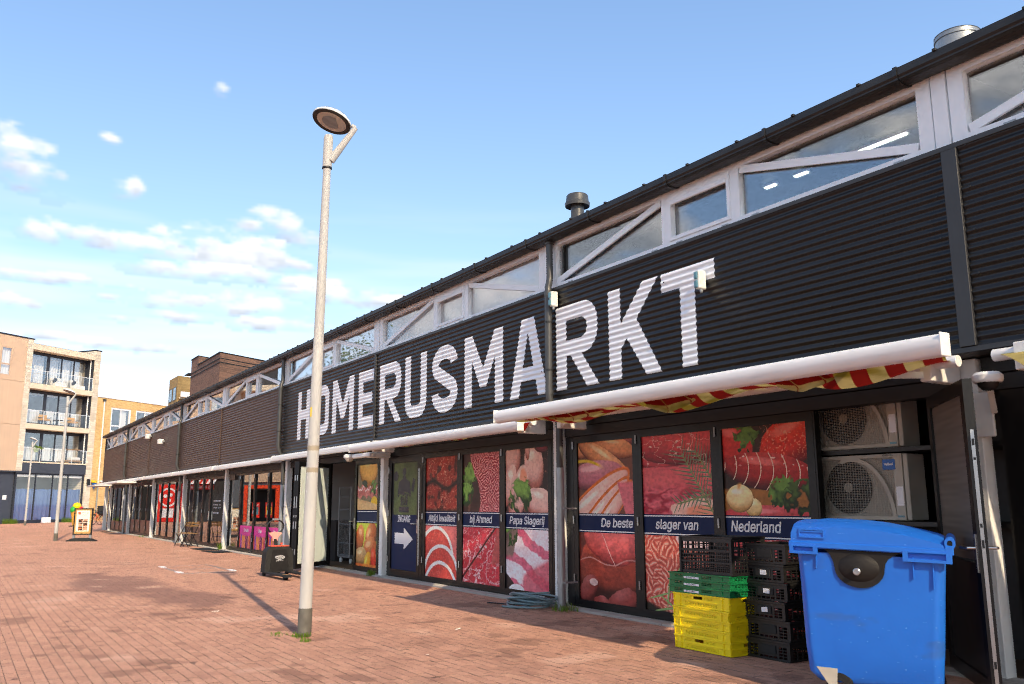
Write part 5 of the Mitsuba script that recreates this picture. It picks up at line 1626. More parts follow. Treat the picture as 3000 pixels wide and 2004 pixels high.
siren('white alarm box with teal lenses beside the pipe, left of the second R', -9.96, 4.33, 'm_teal', 'alarm boxes with teal lenses on the black fascia')
siren('white alarm box with teal lenses on the right arm of the T', -7.02, 3.96, 'm_teal', 'alarm boxes with teal lenses on the black fascia')
for x, z, lab in ((-41.15, 4.40, 'white box lamp high on the brown fascia, above the panel seam'), (-38.2, 4.0, 'white box lamp on the brown fascia, nearer the second downpipe')):
    k = thing('wall_lamp', lab, 'wall lamp', 'white box lamps on the brown fascia')
    part(k, 'housing', box(x - .16, x + .10, 6.86, 7.06, z - .10, z + .10, .015), 'm_white_plastic')
    part(k, 'bracket', box(x + .10, x + .2, 7.0, 7.085, z - .03, z + .03), 'm_galv')
k = thing('security_camera', 'white dome camera beside the open door leaf at the right', 'camera')
cx, cy, cz = -3.80, 6.95, 2.41
part(k, 'housing', lathe([(.10, cz - .03), (.115, cz - .01), (.115, cz + .03), (.09, cz + .055), (0, cz + .062)], 28, (cx, cy, 0)), 'm_white_plastic', 40)
part(k, 'dome', lathe([(0, cz - .095), (.045, cz - .085), (.075, cz - .055), (.08, cz - .028)], 24, (cx, cy, 0)), 'm_black_plastic', 50)
part(k, 'arm', [bar((cx, cy, cz + .02), (-3.98, 7.33, cz - .22), .045)], 'm_white_plastic')
part(k, 'wall_plate', box(-4.28, -4.0, 7.34, 7.37, 1.98, 2.36, .006), 'm_white_plastic')
k = thing('security_camera', 'white camera arm with dome above the open entrance', 'camera')
part(k, 'arm', box(-17.1, -16.2, 6.88, 6.99, 2.36, 2.45, .02), 'm_white_plastic')
part(k, 'housing', lathe([(.09, 2.37), (.12, 2.39), (.12, 2.44), (.08, 2.465), (0, 2.47)], 24, (-17.35, 6.93, 0)), 'm_white_plastic', 40)
part(k, 'dome', lathe([(0, 2.30), (.05, 2.31), (.08, 2.345), (.085, 2.37)], 20, (-17.35, 6.93, 0)), 'm_lamp_glass', 50)
part(k, 'wall_bracket', box(-16.5, -16.3, 6.95, 7.40, 2.35, 2.46, .01), 'm_white_plastic')
for x, y, lab in ((-52.0, 6.85, 'white sunshade box over the farthest shop window'), (-44.6, 6.85, 'white sunshade box over the shop with brown films')):
    solo('sunshade_box', lab, 'sunshade', box(x - 1.4, x + 1.6, y - .75, y + .1, 2.40, 2.47, .01), 'm_white_plastic', group='white sunshade boxes under the brown fascia')

# ------------------------------------------------------------------ inside the entrance
k = thing('roll_cage', 'tall wire roll cage standing inside the dark entrance', 'roll cage')
RX, RY = -20.85, 8.1
parts(k, 'upright', [tube([(RX + a, RY + b, .18), (RX + a, RY + b, 1.85)], .014, 8) for a in (0, .75) for b in (0, .65)], 'm_galv')
parts(k, 'rail', [tube([(RX, RY, z), (RX + .75, RY, z)], .009, 6) for z in (.22, .5, .95, 1.3, 1.6, 1.83)] + [tube([(RX + .75, RY, z), (RX + .75, RY + .65, z)], .009, 6) for z in (.22, .5, .95, 1.3, 1.6, 1.83)], 'm_galv')
parts(k, 'wire', [tube([(RX + q, RY, .2), (RX + q, RY, 1.05)], .004, 5) for q in np.linspace(.06, .7, 10)], 'm_galv')
part(k, 'platform', box(RX, RX + .75, RY, RY + .65, .16, .19), 'm_galv')
for a in (.06, .69):
    for b in (.06, .59):
        part(k, 'caster', rot(lathe([(.01, -.018), (.06, -.018), (.06, .018), (.01, .018)], 14), PI / 2, (1, 0, 0)).apply_translation((RX + a, RY + b, .085)), 'm_white_plastic')
for i, (bx, by, bw, bh) in enumerate(((-20.85, 8.2, .5, .35), (-20.8, 8.2, .45, .3), (-21.9, 8.2, .5, 1.0))):
    solo('carton', ('large dark carton low in the roll cage', 'smaller dark carton on top in the roll cage', 'tall dark sack left of the roll cage')[i], 'carton', box(bx + .1, bx + .1 + bw, by, by + .45, (.20, .56, .021)[i], (.20, .56, .021)[i] + bh, .01), 'm_interior_dark')

# ------------------------------------------------------------------ utility hatch in the paving
k = thing('utility_hatch', 'brick filled access hatch with thin steel rims in the paving', 'hatch')
hx0, hx1, hy0, hy1 = -22.25, -19.75, 4.22, 5.34
part(k, 'rim', [box(hx0, hx1, hy0, hy0 + .035, -.03, .001), box(hx0, hx1, hy1 - .035, hy1, -.03, .001), box(hx0, hx0 + .035, hy0 + .035, hy1 - .035, -.03, .001), box(hx1 - .035, hx1, hy0 + .035, hy1 - .035, -.03, .001), box(-21.0, -20.97, hy0 + .035, hy1 - .035, -.03, .0)], 'm_galv')
parts(k, 'lifting_plate', [box(a, a + .42, b, b + .12, -.02, .0045) for a, b in ((-20.35, hy1 - .05), (-20.4, hy0 - .04), (-22.3, hy0 - .02))], 'm_white_print')
V, F = [], []
for iy in range(10):
    for ix in range(12):
        V.append(bv + np.array([hx0 + .14 + ix * .2, hy0 + .09 + iy * .1, -.001]))
        F.append(bf + 16 * 0 + len(bv) * (len(V) - 1))
part(k, 'brick', (np.vstack(V), np.vstack(F)), 'm_paving', kind='stuff')

# ------------------------------------------------------------------ weeds and litter
def weed(label, x, y, r, h, n, seed, group='small weeds at walls and posts'):
    g = np.random.default_rng(seed)
    V, F = [], []
    for i in range(n):
        a, d = g.uniform(0, 2 * PI), r * math.sqrt(g.uniform())
        bx, by = x + d * math.cos(a), y + d * math.sin(a) * .7
        L = h * g.uniform(.4, 1)
        th = g.uniform(0, 2 * PI)
        ln = g.uniform(.2, .9) * L
        w = g.uniform(.003, .006)
        dx, dy = math.cos(th), math.sin(th)
        p0, p1, p2 = np.array([bx, by, 0]), np.array([bx + dx * ln * .4, by + dy * ln * .4, L * .7]), np.array([bx + dx * ln, by + dy * ln, L * .85])
        s = np.array([-dy, dx, 0]) * w
        q = len(V)
        V += [p0 - s, p0 + s, p1 - s, p1 + s, p2]
        F += [(q, q + 1, q + 3), (q, q + 3, q + 2), (q + 2, q + 3, q + 4)]
    solo('weed', label, 'weed', (np.array(V), np.array(F)), 'm_weed', group=group)


weed('tuft of grass at the foot of the near lamp post', -9.70, 3.36, .14, .07, 60, 1)
weed('small tuft in the paving to the right of the near lamp post', -9.37, 3.30, .09, .05, 30, 2)
weed('small tuft in the paving left of the near lamp post', -9.98, 3.2, .16, .04, 26, 3)
weed('grass growing at the foot of the galvanised downpipe', -9.95, 7.14, .22, .13, 70, 4)
weed('green weed at the white post beside the entrance door', -16.85, 7.26, .12, .16, 70, 5)
weed('weed at the white post beside the door mats', -29.0, 7.3, .10, .30, 40, 6)
weed('weed at the threshold of the shop mirroring the red sign', -42.5, 7.2, .3, .10, 40, 7)
for i, (x, y, w, lab) in enumerate(((-7.9, 4.0, .05, 'pale scrap of paper on the paving right of the lamp post'), (-12.6, 3.1, .09, 'white crumpled scrap on the paving left of the lamp post'), (-9.2, 5.05, .10, 'thin white straw on the sunlit paving'), (-8.3, 2.9, .05, 'small white scrap near the front of the paving'), (-14.0, 2.1, .06, 'small scrap among the soot stains'))):
    V = np.array([(0, 0, .004), (w, .004, .006), (w * 1.02, w * .25, .012), (w * .1, w * .3, .005)])
    solo('litter', lab, 'litter', (rng.uniform(.8, 1.2) * V @ np.array([[math.cos(i), math.sin(i), 0], [-math.sin(i), math.cos(i), 0], [0, 0, 1]]) + [x, y, 0], [(0, 1, 2), (0, 2, 3)]), 'm_paper')

# ------------------------------------------------------------------ the apartment building at the end of the square
BO, BD, BN = np.array([-80.92, 5.98]), np.array([-.586, .810]), np.array([.810, .586])


def bq(m):
    """Local (x along the front, y into the building, z up) to the world."""
    m = m.copy()
    v = np.array(m.vertices)
    w = BO + v[:, :1] * BD - v[:, 1:2] * BN
    m.vertices = np.stack([w[:, 0], w[:, 1], v[:, 2]], 1)
    return m


def window_unit(parent, x0, x1, z0, z1, y, fm, split=(.5,), curtain=None, fw=.07, room=True):
    k = part(parent, 'window', bq(upright(frame_poly(x0, x1, z0, z1, fw), y - .02, y + .08)), fm)
    xs_ = [x0 + fw] + [x0 + (x1 - x0) * s for s in split] + [x1 - fw]
    for a, b in zip(xs_[:-1], xs_[1:]):
        part(k, 'pane', bq(box(a + .01, b - .01, y + .03, y + .034, z0 + fw, z1 - fw)), 'm_coated')
    parts(k, 'mullion', [bq(box(x0 + (x1 - x0) * s - .035, x0 + (x1 - x0) * s + .035, y - .02, y + .08, z0 + fw, z1 - fw)) for s in split], fm)
    if room:
        part(k, 'room', bq(box(x0, x1, y + 2.0, y + 2.05, z0, z1)), 'm_room')
    if curtain:
        for a, b in curtain:
            n = 24
            uu = np.linspace(0, 1, n)
            X = x0 + (x1 - x0) * (a + (b - a) * uu)
            Y = y + .22 + .03 * np.sin(uu * (b - a) * (x1 - x0) * 28)
            V = [(X[i], Y[i], zz) for zz in (z0 + fw, z1 - fw) for i in range(n)]
            F = [(i, i + 1, n + i + 1) for i in range(n - 1)] + [(i, n + i + 1, n + i) for i in range(n - 1)]
            part(k, 'curtain', bq(trimesh.Trimesh(V, F, process=False)), 'm_curtain_white', True)
    return k


ap = thing('apartment_building', 'tan and cream four storey apartment building with recessed glass balconies and blue curtains below', 'building')
WIN = [(-4.92, -3.94, 11.5, 13.75), (-4.92, -3.94, 8.2, 10.3), (-8.4, -7.0, 11.5, 13.75), (-8.4, -7.0, 8.2, 10.3), (-8.4, -7.0, 5.0, 7.0), (-12.6, -10.9, 11.2, 13.75), (-12.6, -10.9, 8.0, 10.3), (-12.6, -10.9, 4.8, 7.0)]
WIN = [WIN[0]] + WIN[2:]
for a, b in ((4.10, 7.70), (7.72, 11.15), (11.17, 14.70)):
    g = rect(-13.5, -2.67, a, b)
    for q in WIN:
        g = g.difference(rect(*q))
    part(ap, 'wall_panel', bq(upright(g, 0, .25)), 'm_panel_tan', label='tan wall panel')
for q in WIN:
    k = window_unit(ap, q[0] + .005, q[1] - .005, q[2] + .005, q[3] - .005, .02, 'm_panel_tan', (), [(0.0, 1.0)] if q[0] > -6 else [(.0, .3), (.7, 1)])
    part(k, 'transom', bq(box(q[0] + .07, q[1] - .07, .0, .09, q[2] + (q[3] - q[2]) * .38, q[2] + (q[3] - q[2]) * .38 + .09)), 'm_panel_tan')
part(ap, 'coping', bq(box(-13.6, -2.1, -.06, .6, 14.705, 14.80)), 'm_dark_frame')
part(ap, 'overhang', bq(box(-13.5, -2.67, .0, 2.4, 4.0, 4.095)), 'm_anthracite_wall')
part(ap, 'pier', bq(box(-2.665, -2.14, -.02, 1.0, 4.10, 14.72)), 'm_brick_pale', label='pale brick pier')
part(ap, 'pier', bq(box(4.08, 4.68, -.02, 6.0, 0, 14.78)), 'm_brick_pale', label='pale brick pier at the right end')
part(ap, 'coping', bq(box(4.04, 4.72, -.06, 6.0, 14.785, 14.88)), 'm_dark_frame')
part(ap, 'core', bq(box(-13.5, 4.07, 4.0, 9.0, 0, 14.4)), 'm_room')
part(ap, 'roof', bq(box(-13.5, 4.07, .26, 9.0, 14.41, 14.5)), 'm_anthracite_wall')
for z0, z1 in ((13.95, 14.42), (10.76, 11.20), (7.50, 7.92)):
    part(ap, 'balcony_slab', bq(box(-2.135, 4.075, -.01, 3.9, z0, z1)), 'm_slab')
part(ap, 'balcony_slab', bq(box(-2.135, 4.075, -.03, 3.9, 4.78, 4.88)), 'm_slab')
part(ap, 'band', bq(box(-2.6, 4.075, .01, 3.9, 3.96, 4.775)), 'm_anthracite_wall')
WR = .85
for z0, z1 in ((11.20, 13.95), (7.92, 10.76), (4.88, 7.50)):
    k = part(ap, 'balcony_front', bq(upright(rect(-2.13, 4.05, z0 + .01, z1 - .01).difference(unary_union([rect(a, b, z0 + .16, z1 - .26) for a, b in ((-2.0, .0), (.26, 1.40), (1.50, 2.66), (2.76, 3.92))])), WR, WR + .1)), 'm_dark_frame', label='dark framed balcony glazing')
    for i, (a, b) in enumerate(((-2.0, .0), (.26, 1.40), (1.50, 2.66), (2.76, 3.92))):
        part(k, 'pane', bq(box(a, b, WR + .04, WR + .044, z0 + .16, z1 - .26)), 'm_coated')
        n = 30
        uu = np.linspace(a, b, n)
        top = z1 - .3 if z0 > 11 else z0 + 1.25
        V = [(q, WR + .4 + .035 * math.sin(q * 26 + i), zz) for zz in (z0 + .1, top) for q in uu]
        F = [(i_, i_ + 1, n + i_ + 1) for i_ in range(n - 1)] + [(i_, n + i_ + 1, n + i_) for i_ in range(n - 1)]
        part(k, 'curtain', bq(trimesh.Trimesh(V, F, process=False)), 'm_curtain_white', True)
    part(k, 'handle', bq(box(.03, .06, WR - .05, WR, z0 + .95, z0 + 1.1)), 'm_handle')
    part(ap, 'side_cheek', bq(box(4.02, 4.07, .05, WR, z0 + .01, z1 - .01)), 'm_dark_frame')
    part(ap, 'drain_pipe', bq(lathe([(.05, z0 + .02), (.05, z1 - .02)], 12, (3.93, .3, 0))), 'm_white_plastic', 40)
    bl = part(ap, 'balustrade', bq(box(-2.12, 4.06, .02, .06, z0 + 1.07, z0 + 1.11)), 'm_white_frame')
    parts(bl, 'rail_post', [bq(box(q - .02, q + .02, .02, .05, z0 - .1, z0 + 1.07)) for q in (-2.1, -.55, 1.0, 2.55, 4.04)], 'm_white_frame')
    for q in (-2.08, -.53, 1.02, 2.57):
        part(bl, 'glass_panel', bq(box(q, q + 1.51, .034, .038, z0 + .02, z0 + 1.06)), 'm_glass_rail')
# ground floor: dark wall, tall window with blue curtain
part(ap, 'ground_wall', bq(box(-4.3, -2.55, .25, .6, 0, 3.99)), 'm_anthracite_wall')
part(ap, 'ground_wall', bq(box(-5.8, -4.3, .9, 1.1, 0, 3.99)), 'm_black_matt')
part(ap, 'name_plate', bq(box(-3.4, -3.05, .235, .249, 1.85, 2.2)), 'm_white_print')
gw = part(ap, 'ground_window', bq(upright(rect(-2.54, 4.07, .0, 3.955).difference(unary_union([rect(a, b, .25, 3.85) for a, b in ((-2.40, -.70), (-.62, .92), (1.0, 2.42), (2.50, 3.92))])), .12, .22)), 'm_dark_frame', label='tall dark framed ground floor window')
for a, b in ((-2.40, -.70), (-.62, .92), (1.0, 2.42), (2.50, 3.92)):
    part(gw, 'pane', bq(box(a, b, .16, .164, .25, 3.85)), 'm_glass')
    part(gw, 'roller_blind', bq(box(a, b, .26, .28, 3.66, 3.84)), 'm_white_plastic')
n = 200
uu = np.linspace(-2.45, 3.98, n)
V = [(q, .34 + .05 * math.sin(q * 15 + 1.2 * math.sin(q * 3)) + .02 * math.sin(q * 37), zz + (.03 * math.sin(q * 7) if zz > 1 else 0)) for zz in (.12, 2.70) for q in uu]
F = [(i_, i_ + 1, n + i_ + 1) for i_ in range(n - 1)] + [(i_, n + i_ + 1, n + i_) for i_ in range(n - 1)]
part(gw, 'curtain', bq(trimesh.Trimesh(V, F, process=False)), 'm_curtain_blue', True, label='long blue curtain')
part(gw, 'room', bq(box(-2.5, 4.0, 3.0, 3.1, 0, 3.95)), 'm_interior_wall')
part(gw, 'notice', bq(box(.15, 1.05, .05, .09, .0, .45)), 'm_white_print', label='white notice leaning at the foot of the curtain')

# balcony furniture
def bbox_(x0, x1, y0, y1, z0, z1, b=.03):
    return bq(box(x0, x1, y0, y1, z0, z1, b))


for x, lab in ((1.0, 'white cushioned lounge seat on the top balcony, left of the lamp arm'), (2.9, 'white cushioned lounge seat on the top balcony, near the drain pipe')):
    k = thing('lounge_seat', lab, 'lounge seat', 'lounge seats on the top balcony')
    part(k, 'seat', bbox_(x - .6, x + .5, .15, .75, 11.21, 11.55), 'm_curtain_white')
    part(k, 'backrest', bq(rot(box(x - .6, x + .4, .62, .76, 11.5, 12.0, .03), -.2, (1, 0, 0), (x, .7, 11.5))), 'm_curtain_white')
    part(k, 'cushion', bq(rot(box(x - .75, x - .45, .3, .4, 11.5, 11.95, .03), .5, (0, 1, 0), (x - .6, .3, 11.6))), 'm_dark_frame')
for x, lab in ((-.05, 'left balcony chair with tan cushion on the middle balcony'), (2.75, 'right balcony chair with tan cushion on the middle balcony')):
    k = thing('balcony_chair', lab, 'chair', 'tan cushioned chairs on the middle balcony')
    part(k, 'cushion', bbox_(x - .4, x + .35, .25, .7, 8.30, 8.42, .02), 'm_board_tan')
    part(k, 'backrest', bbox_(x - .4, x + .35, .68, .76, 8.35, 8.78, .02), 'm_board_tan')
    parts(k, 'leg', [bq(box(x + a, x + a + .05, b, b + .05, 7.93, 8.30)) for a in (-.42, .32) for b in (.22, .72)], 'm_dark_frame')
    parts(k, 'armrest', [bq(box(x + a, x + a + .06, .2, .76, 8.5, 8.55)) for a in (-.44, .34)], 'm_dark_frame')
k = thing('balcony_table', 'small round dark table between the two tan balcony chairs', 'table')
part(k, 'top', bq(lathe([(0, 8.40), (.38, 8.40), (.38, 8.44), (0, 8.44)], 20, (1.25, .5, 0))), 'm_dark_frame')
part(k, 'leg', bq(lathe([(.22, 7.93), (.22, 7.96), (.03, 7.98), (.03, 8.39)], 14, (1.25, .5, 0))), 'm_dark_frame')
k = thing('wooden_shelf', 'wooden plank shelf fixed to the lowest balcony balustrade', 'shelf')
part(k, 'plank', bbox_(1.9, 3.2, -.12, .0, 6.0, 6.06, .006), 'm_wood')
parts(k, 'hook', [bbox_(q, q + .05, -.02, .015, 5.9, 6.0, .005) for q in (2.0, 3.0)], 'm_dark_frame')
k = thing('wooden_bench', 'low wooden bench with white cushion on the lowest balcony', 'bench')
part(k, 'seat', bbox_(2.3, 3.8, .2, .7, 5.05, 5.14, .01), 'm_wood')
part(k, 'cushion', bbox_(2.9, 3.7, .3, .65, 5.15, 5.42, .06), 'm_curtain_white')
parts(k, 'leg', [bbox_(q, q + .07, .25, .65, 4.89, 5.05, .005) for q in (2.4, 3.6)], 'm_wood')
mat('m_pale_green', C(176, 196, 170), .5)
k = thing('hanging_planter', 'pale green hanging planter on the left of the lowest balustrade', 'planter')
part(k, 'pot', bq(lathe([(.14, 5.62), (.24, 5.9), (0, 5.9)], 16, (-1.15, -.2, 0))), 'm_pale_green')
g = np.random.default_rng(4)
lv = [(-1.15 + .3 * g.normal(), -.2 + .18 * g.normal(), 5.95 + abs(.10 * g.normal())) for _ in range(70)]
V, F = [], []
for q in lv:
    t1, t2 = g.normal(size=3) * .06, g.normal(size=3) * .06
    V += [np.array(q), np.array(q) + t1, np.array(q) + t1 + t2, np.array(q) + t2]
    F += [(len(V) - 4, len(V) - 3, len(V) - 2), (len(V) - 4, len(V) - 2, len(V) - 1)]
part(k, 'leaves', bq(trimesh.Trimesh(V, F, process=False)), 'm_weed', kind='stuff')

# shop fronts on the ground floor of the same building, left of the frame: mirrored in the hall's windows
sg_ = part(ap, 'shop_front', bq(box(-8.4, -5.9, .3, .5, 0.02, 3.05)), 'm_signal_red', label='red shop front with white ring emblem')
part(sg_, 'emblem', bq(upright(sg.Point(-7.1, 2.0).buffer(.78).difference(sg.Point(-7.1, 2.0).buffer(.64)), .285, .299)), 'm_white_print')
parts(sg_, 'emblem_dot', [bq(upright(sg.Point(-7.1 + a, 2.0 + b).buffer(.15), .285, .299)) for a, b in ((-.2, .2), (.25, .1), (-.1, -.25))], 'm_white_print')
part(sg_, 'poster', bq(box(-7.6, -6.6, .28, .299, .35, 1.1)), 'm_white_print')
k = part(ap, 'shop_front', bq(box(-12.2, -8.5, .8, .9, 0, 3.95)), 'm_room', label='shop front with red sign under a striped awning')
sb = part(k, 'sign_board', bq(box(-11.1, -9.0, -.30, -.2, 2.62, 3.0)), 'm_signal_red')
lt = text('Kruidvat', .2, 1.45, True)
part(sb, 'lettering', bq(on_wall(lt, -10.55, 2.73, -.302)), 'm_white_print')
part(sb, 'ring', bq(upright(sg.Point(-10.85, 2.81).buffer(.14).difference(sg.Point(-10.85, 2.81).buffer(.09)), -.31, -.301)), 'm_white_print')
V = []
for i in range(12):
    x0_ = -11.4 + i * .22
    m = trimesh.Trimesh(np.array([(x0_, .3, 3.85), (x0_ + .22, .3, 3.85), (x0_ + .22, -.9, 3.05), (x0_, -.9, 3.05)]), [(0, 3, 2), (0, 2, 1)], process=False)
    part(k, 'awning_stripe', bq(m), 'm_signal_red' if i % 2 else 'm_white_print')
k = part(ap, 'shop_front', bq(box(-13.5, -12.25, .4, .6, 0, 3.95)), 'm_grey_store')
lo = thing('store_building', 'grey two storey store with a red portal across the square', 'building')
part(lo, 'wall', bq(upright(rect(-34, -13.52, 3.2, 10.6).difference(unary_union([rect(q, q + 3.2, 7.0, 9.3) for q in np.arange(-33, -15, 4.4)])), .2, .5)), 'm_panel_tan')
part(lo, 'roof_edge', bq(box(-34.2, -13.4, -1.2, 8, 10.6, 11.05)), 'm_slab')
part(lo, 'ground_wall', bq(upright(rect(-34, -13.52, 0, 3.19).difference(rect(-16.2, -13.8, 0, 2.6)), .4, .6)), 'm_grey_store')
part(lo, 'core', bq(box(-34, -13.6, 2.6, 9, 0, 10.5)), 'm_room')
for q in np.arange(-33, -15, 4.4):
    window_unit(lo, q, q + 3.2, 7.0, 9.3, .3, 'm_dark_frame', (.33, .66), None)
part(lo, 'portal', bq(upright(rect(-16.5, -13.55, 0, 2.95).difference(rect(-16.22, -13.83, 0, 2.68)), .1, .45)), 'm_red_orange', label='red orange portal')
for x_, c_ in ((-15.9, 'm_yellow_print'), (-14.8, 'm_teal')):
    bb = part(lo, 'display_board', bq(box(x_, x_ + .62, .5, .56, .3, 1.55)), 'm_signal_red')
    part(bb, 'picture', bq(box(x_ + .08, x_ + .54, .49, .499, .55, 1.2)), c_)
    part(bb, 'lettering', bq(on_wall(text('ACTIE', .13, .46, True), x_ + .08, 1.3, .499)), 'm_white_print')

# ------------------------------------------------------------------ yellow brick building
yb = thing('brick_building', 'yellow brick apartment building with white windows behind the end of the hall', 'building')
yw = [(6.40, 8.70, 7.80, 10.02), (9.28, 11.6, 8.2, 10.02), (6.40, 8.70, 4.4, 6.6), (12.6, 14.8, 8.0, 10.02)]
g = rect(4.70, 18, 0, 10.78)
for q in yw:
    g = g.difference(rect(*q))
part(yb, 'wall', bq(upright(g, .10, .45)), 'm_brick_yellow')
part(yb, 'coping', bq(box(4.69, 18.1, .02, 1.0, 10.785, 10.87)), 'm_white_frame')
part(yb, 'core', bq(box(4.7, 18, 3.0, 9, 0, 10.7)), 'm_room')
for q in yw:
    k = window_unit(yb, q[0] + .004, q[1] - .004, q[2] + .004, q[3] - .004, .16, 'm_white_frame', (.5,), [(.58, .86)], fw=.15)
    part(k, 'sill', bq(box(q[0] - .05, q[1] + .05, .02, .2, q[2] - .06, q[2] + .0)), 'm_concrete')
    part(k, 'transom', bq(box(q[0] + .11, q[0] + (q[1] - q[0]) * .46, .13, .25, q[2] + .55, q[2] + .66)), 'm_white_frame')
part(yb, 'downpipe', bq(lathe([(.06, 3.2), (.06, 10.5)], 12, (5.50, .02, 0))), 'm_white_plastic', 40)
part(yb, 'downpipe', bq(lathe([(.065, 0), (.065, 3.2)], 12, (5.50, .02, 0))), 'm_galv', 40)
part(yb, 'hopper', bq(box(5.38, 5.62, -.06, .09, 10.45, 10.66)), 'm_pipe')
part(yb, 'mail_box', bq(box(4.22, 4.5, -.16, -.03, 3.0, 3.6, .02)), 'm_black_plastic')
part(yb, 'wall_spot', bq(box(5.68, 5.95, -.1, .09, 3.35, 3.5, .02)), 'm_white_plastic')
k = thing('wall_planter', 'blue cone shaped wall planter with yellow flowers on the yellow brick wall', 'planter')
part(k, 'cone', bq(lathe([(0, 2.72), (.24, 3.28), (0, 3.28)], 16, (4.92, -.15, 0))), 'm_navy_blue')
V, F = [], []
for i in range(90):
    q = np.array([4.92 + .16 * rng.gauss(0, 1), -.15 + .1 * rng.gauss(0, 1), 3.32 + abs(.06 * rng.gauss(0, 1))])
    t1, t2 = np.array([rng.gauss(0, .05) for _ in range(3)]), np.array([rng.gauss(0, .05) for _ in range(3)])
    V += [q, q + t1, q + t1 + t2, q + t2]
    F += [(len(V) - 4, len(V) - 3, len(V) - 2), (len(V) - 4, len(V) - 2, len(V) - 1)]
part(k, 'flowers', bq(trimesh.Trimesh(V, F, process=False)), 'm_scoop_yellow', kind='stuff')

# ------------------------------------------------------------------ brown brick block and the far tower
bb = thing('brick_block', 'dark brown brick block rising behind the hall roof', 'building')
c0 = np.array([-150.0, 36.0])
dr_ = np.array([-.50, .866])


def foot(pts, z0, z1):
    return prism(sg.Polygon(pts), z1 - z0, z0)


p1, p2 = c0 + dr_ * 44, np.array([-172.0, 36.0])
part(bb, 'wall', foot([c0, p1, p2 + dr_ * 44, p2], 0, 26.85), 'm_brick_brown')
p3 = np.array([-166.2, 36.0])
part(bb, 'stair_head', foot([p3 + [0, -.02], p3 + dr_ * 12, p2 + dr_ * 12, p2 + [0, -.02]], 26.86, 28.6), 'm_brick_brown')
part(bb, 'coping', foot([c0 + [.16, -.16], c0 + dr_ * 44 + [.16, 0], p3 + dr_ * 44, p3 + [0.0, -.16]], 26.865, 27.05), 'm_black_matt')
part(bb, 'coping', foot([p3 + [.12, -.16], p3 + dr_ * 12 + [.12, 0], p2 + dr_ * 12, p2 + [-.12, -.16]], 28.605, 28.75), 'm_black_matt')
for z in (25.15, 25.85):
    part(bb, 'string_course', foot([c0 + [.10, -.10], c0 + dr_ * 44 + [.10, 0], c0 + dr_ * 44 + [-.2, 0], c0 + [-.3, .2], p2 + [-.0, .2], p2 + [-.10, -.10]], z, z + .18), 'm_black_matt')
nrm = np.array([.866, .5])
for i in range(3):
    wx = c0 + dr_ * (18.0 + 8.4 * i)
    fr = np.eye(4)
    fr[:2, 0], fr[:2, 1], fr[:2, 3] = dr_, -nrm, wx

    def put(m):
        m = m.copy()
        m.apply_transform(fr)
        return m
    k = part(bb, 'window', put(upright(frame_poly(0, 4.4, 20.0, 24.0, .28), -.06, .05)), 'm_white_frame')
    part(k, 'pane', put(box(.28, 4.12, -.02, -.012, 20.28, 23.72)), 'm_teal')

tw = thing('tower_block', 'distant ochre brick tower block with balconies', 'building')
tc = np.array([-204.0, 40.0])
pa, pb = tc + dr_ * 14, np.array([-213.5, 40.0])
part(tw, 'wall', foot([tc, pa, pb + dr_ * 14, pb], 0, 30.0), 'm_brick_ochre')
part(tw, 'wall', foot([tc + [1.5, -2.2], pa, pb + dr_ * 14, pb + [-3, -2.2]], 0, 20.2), 'm_brick_ochre')
mat('m_tower_glass', speck(C(70, 86, 104), .3, .4), .15, spec=.8)
for zi, z in enumerate((20.8, 24.6)):
    for xi in range(2):
        x_ = -212.6 + xi * 4.2
        k = part(tw, 'window', upright(frame_poly(x_, x_ + 3.2, z, z + 3.0, .12), 39.9, 40.05), 'm_dark_frame')
        part(k, 'pane', upright(rect(x_ + .12, x_ + 3.08, z + .12, z + 2.88), 39.94, 39.97), 'm_tower_glass')
for x_ in np.arange(-215.5, -204, 3.6):
    k = part(tw, 'window', upright(frame_poly(x_, x_ + 2.8, 16.6, 19.2, .12), 37.7, 37.85), 'm_dark_frame')
    part(k, 'pane', upright(rect(x_ + .12, x_ + 2.68, 16.7, 19.1), 37.74, 37.77), 'm_tower_glass')
part(tw, 'balcony', foot([tc + [1.8, -2.4], tc + dr_ * 6 + [2.4, 0], tc + dr_ * 6, tc], 21.0, 21.3), 'm_slab')
part(tw, 'balcony', foot([tc + [.2, .4], tc + dr_ * 6 + [2.4, 1], tc + dr_ * 6, tc + [0, .4]], 24.8, 25.1), 'm_slab')
part(tw, 'balustrade', foot([tc + dr_ * .6 + [1.5, 0], tc + dr_ * 6 + [2.4, 1], tc + dr_ * 6 + [2.3, 1], tc + dr_ * .6 + [1.4, .05]], 25.1, 26.3), 'm_white_print')
part(tw, 'balustrade', foot([tc + [1.8, -2.4], tc + dr_ * 6 + [2.4, 0], tc + dr_ * 6 + [2.3, 0], tc + [1.7, -2.35]], 21.3, 22.4), 'm_white_print')
part(tw, 'roof_panel', rot(foot([tc + dr_ * 3 + [-1, 0], tc + dr_ * 9 + [-1, 0], tc + dr_ * 9 + [-5, 0], tc + dr_ * 3 + [-5, 0]], 31.2, 31.4), .12, (1, 0, 0), (tc[0], tc[1] + 5, 31.3)), 'm_dark_frame')

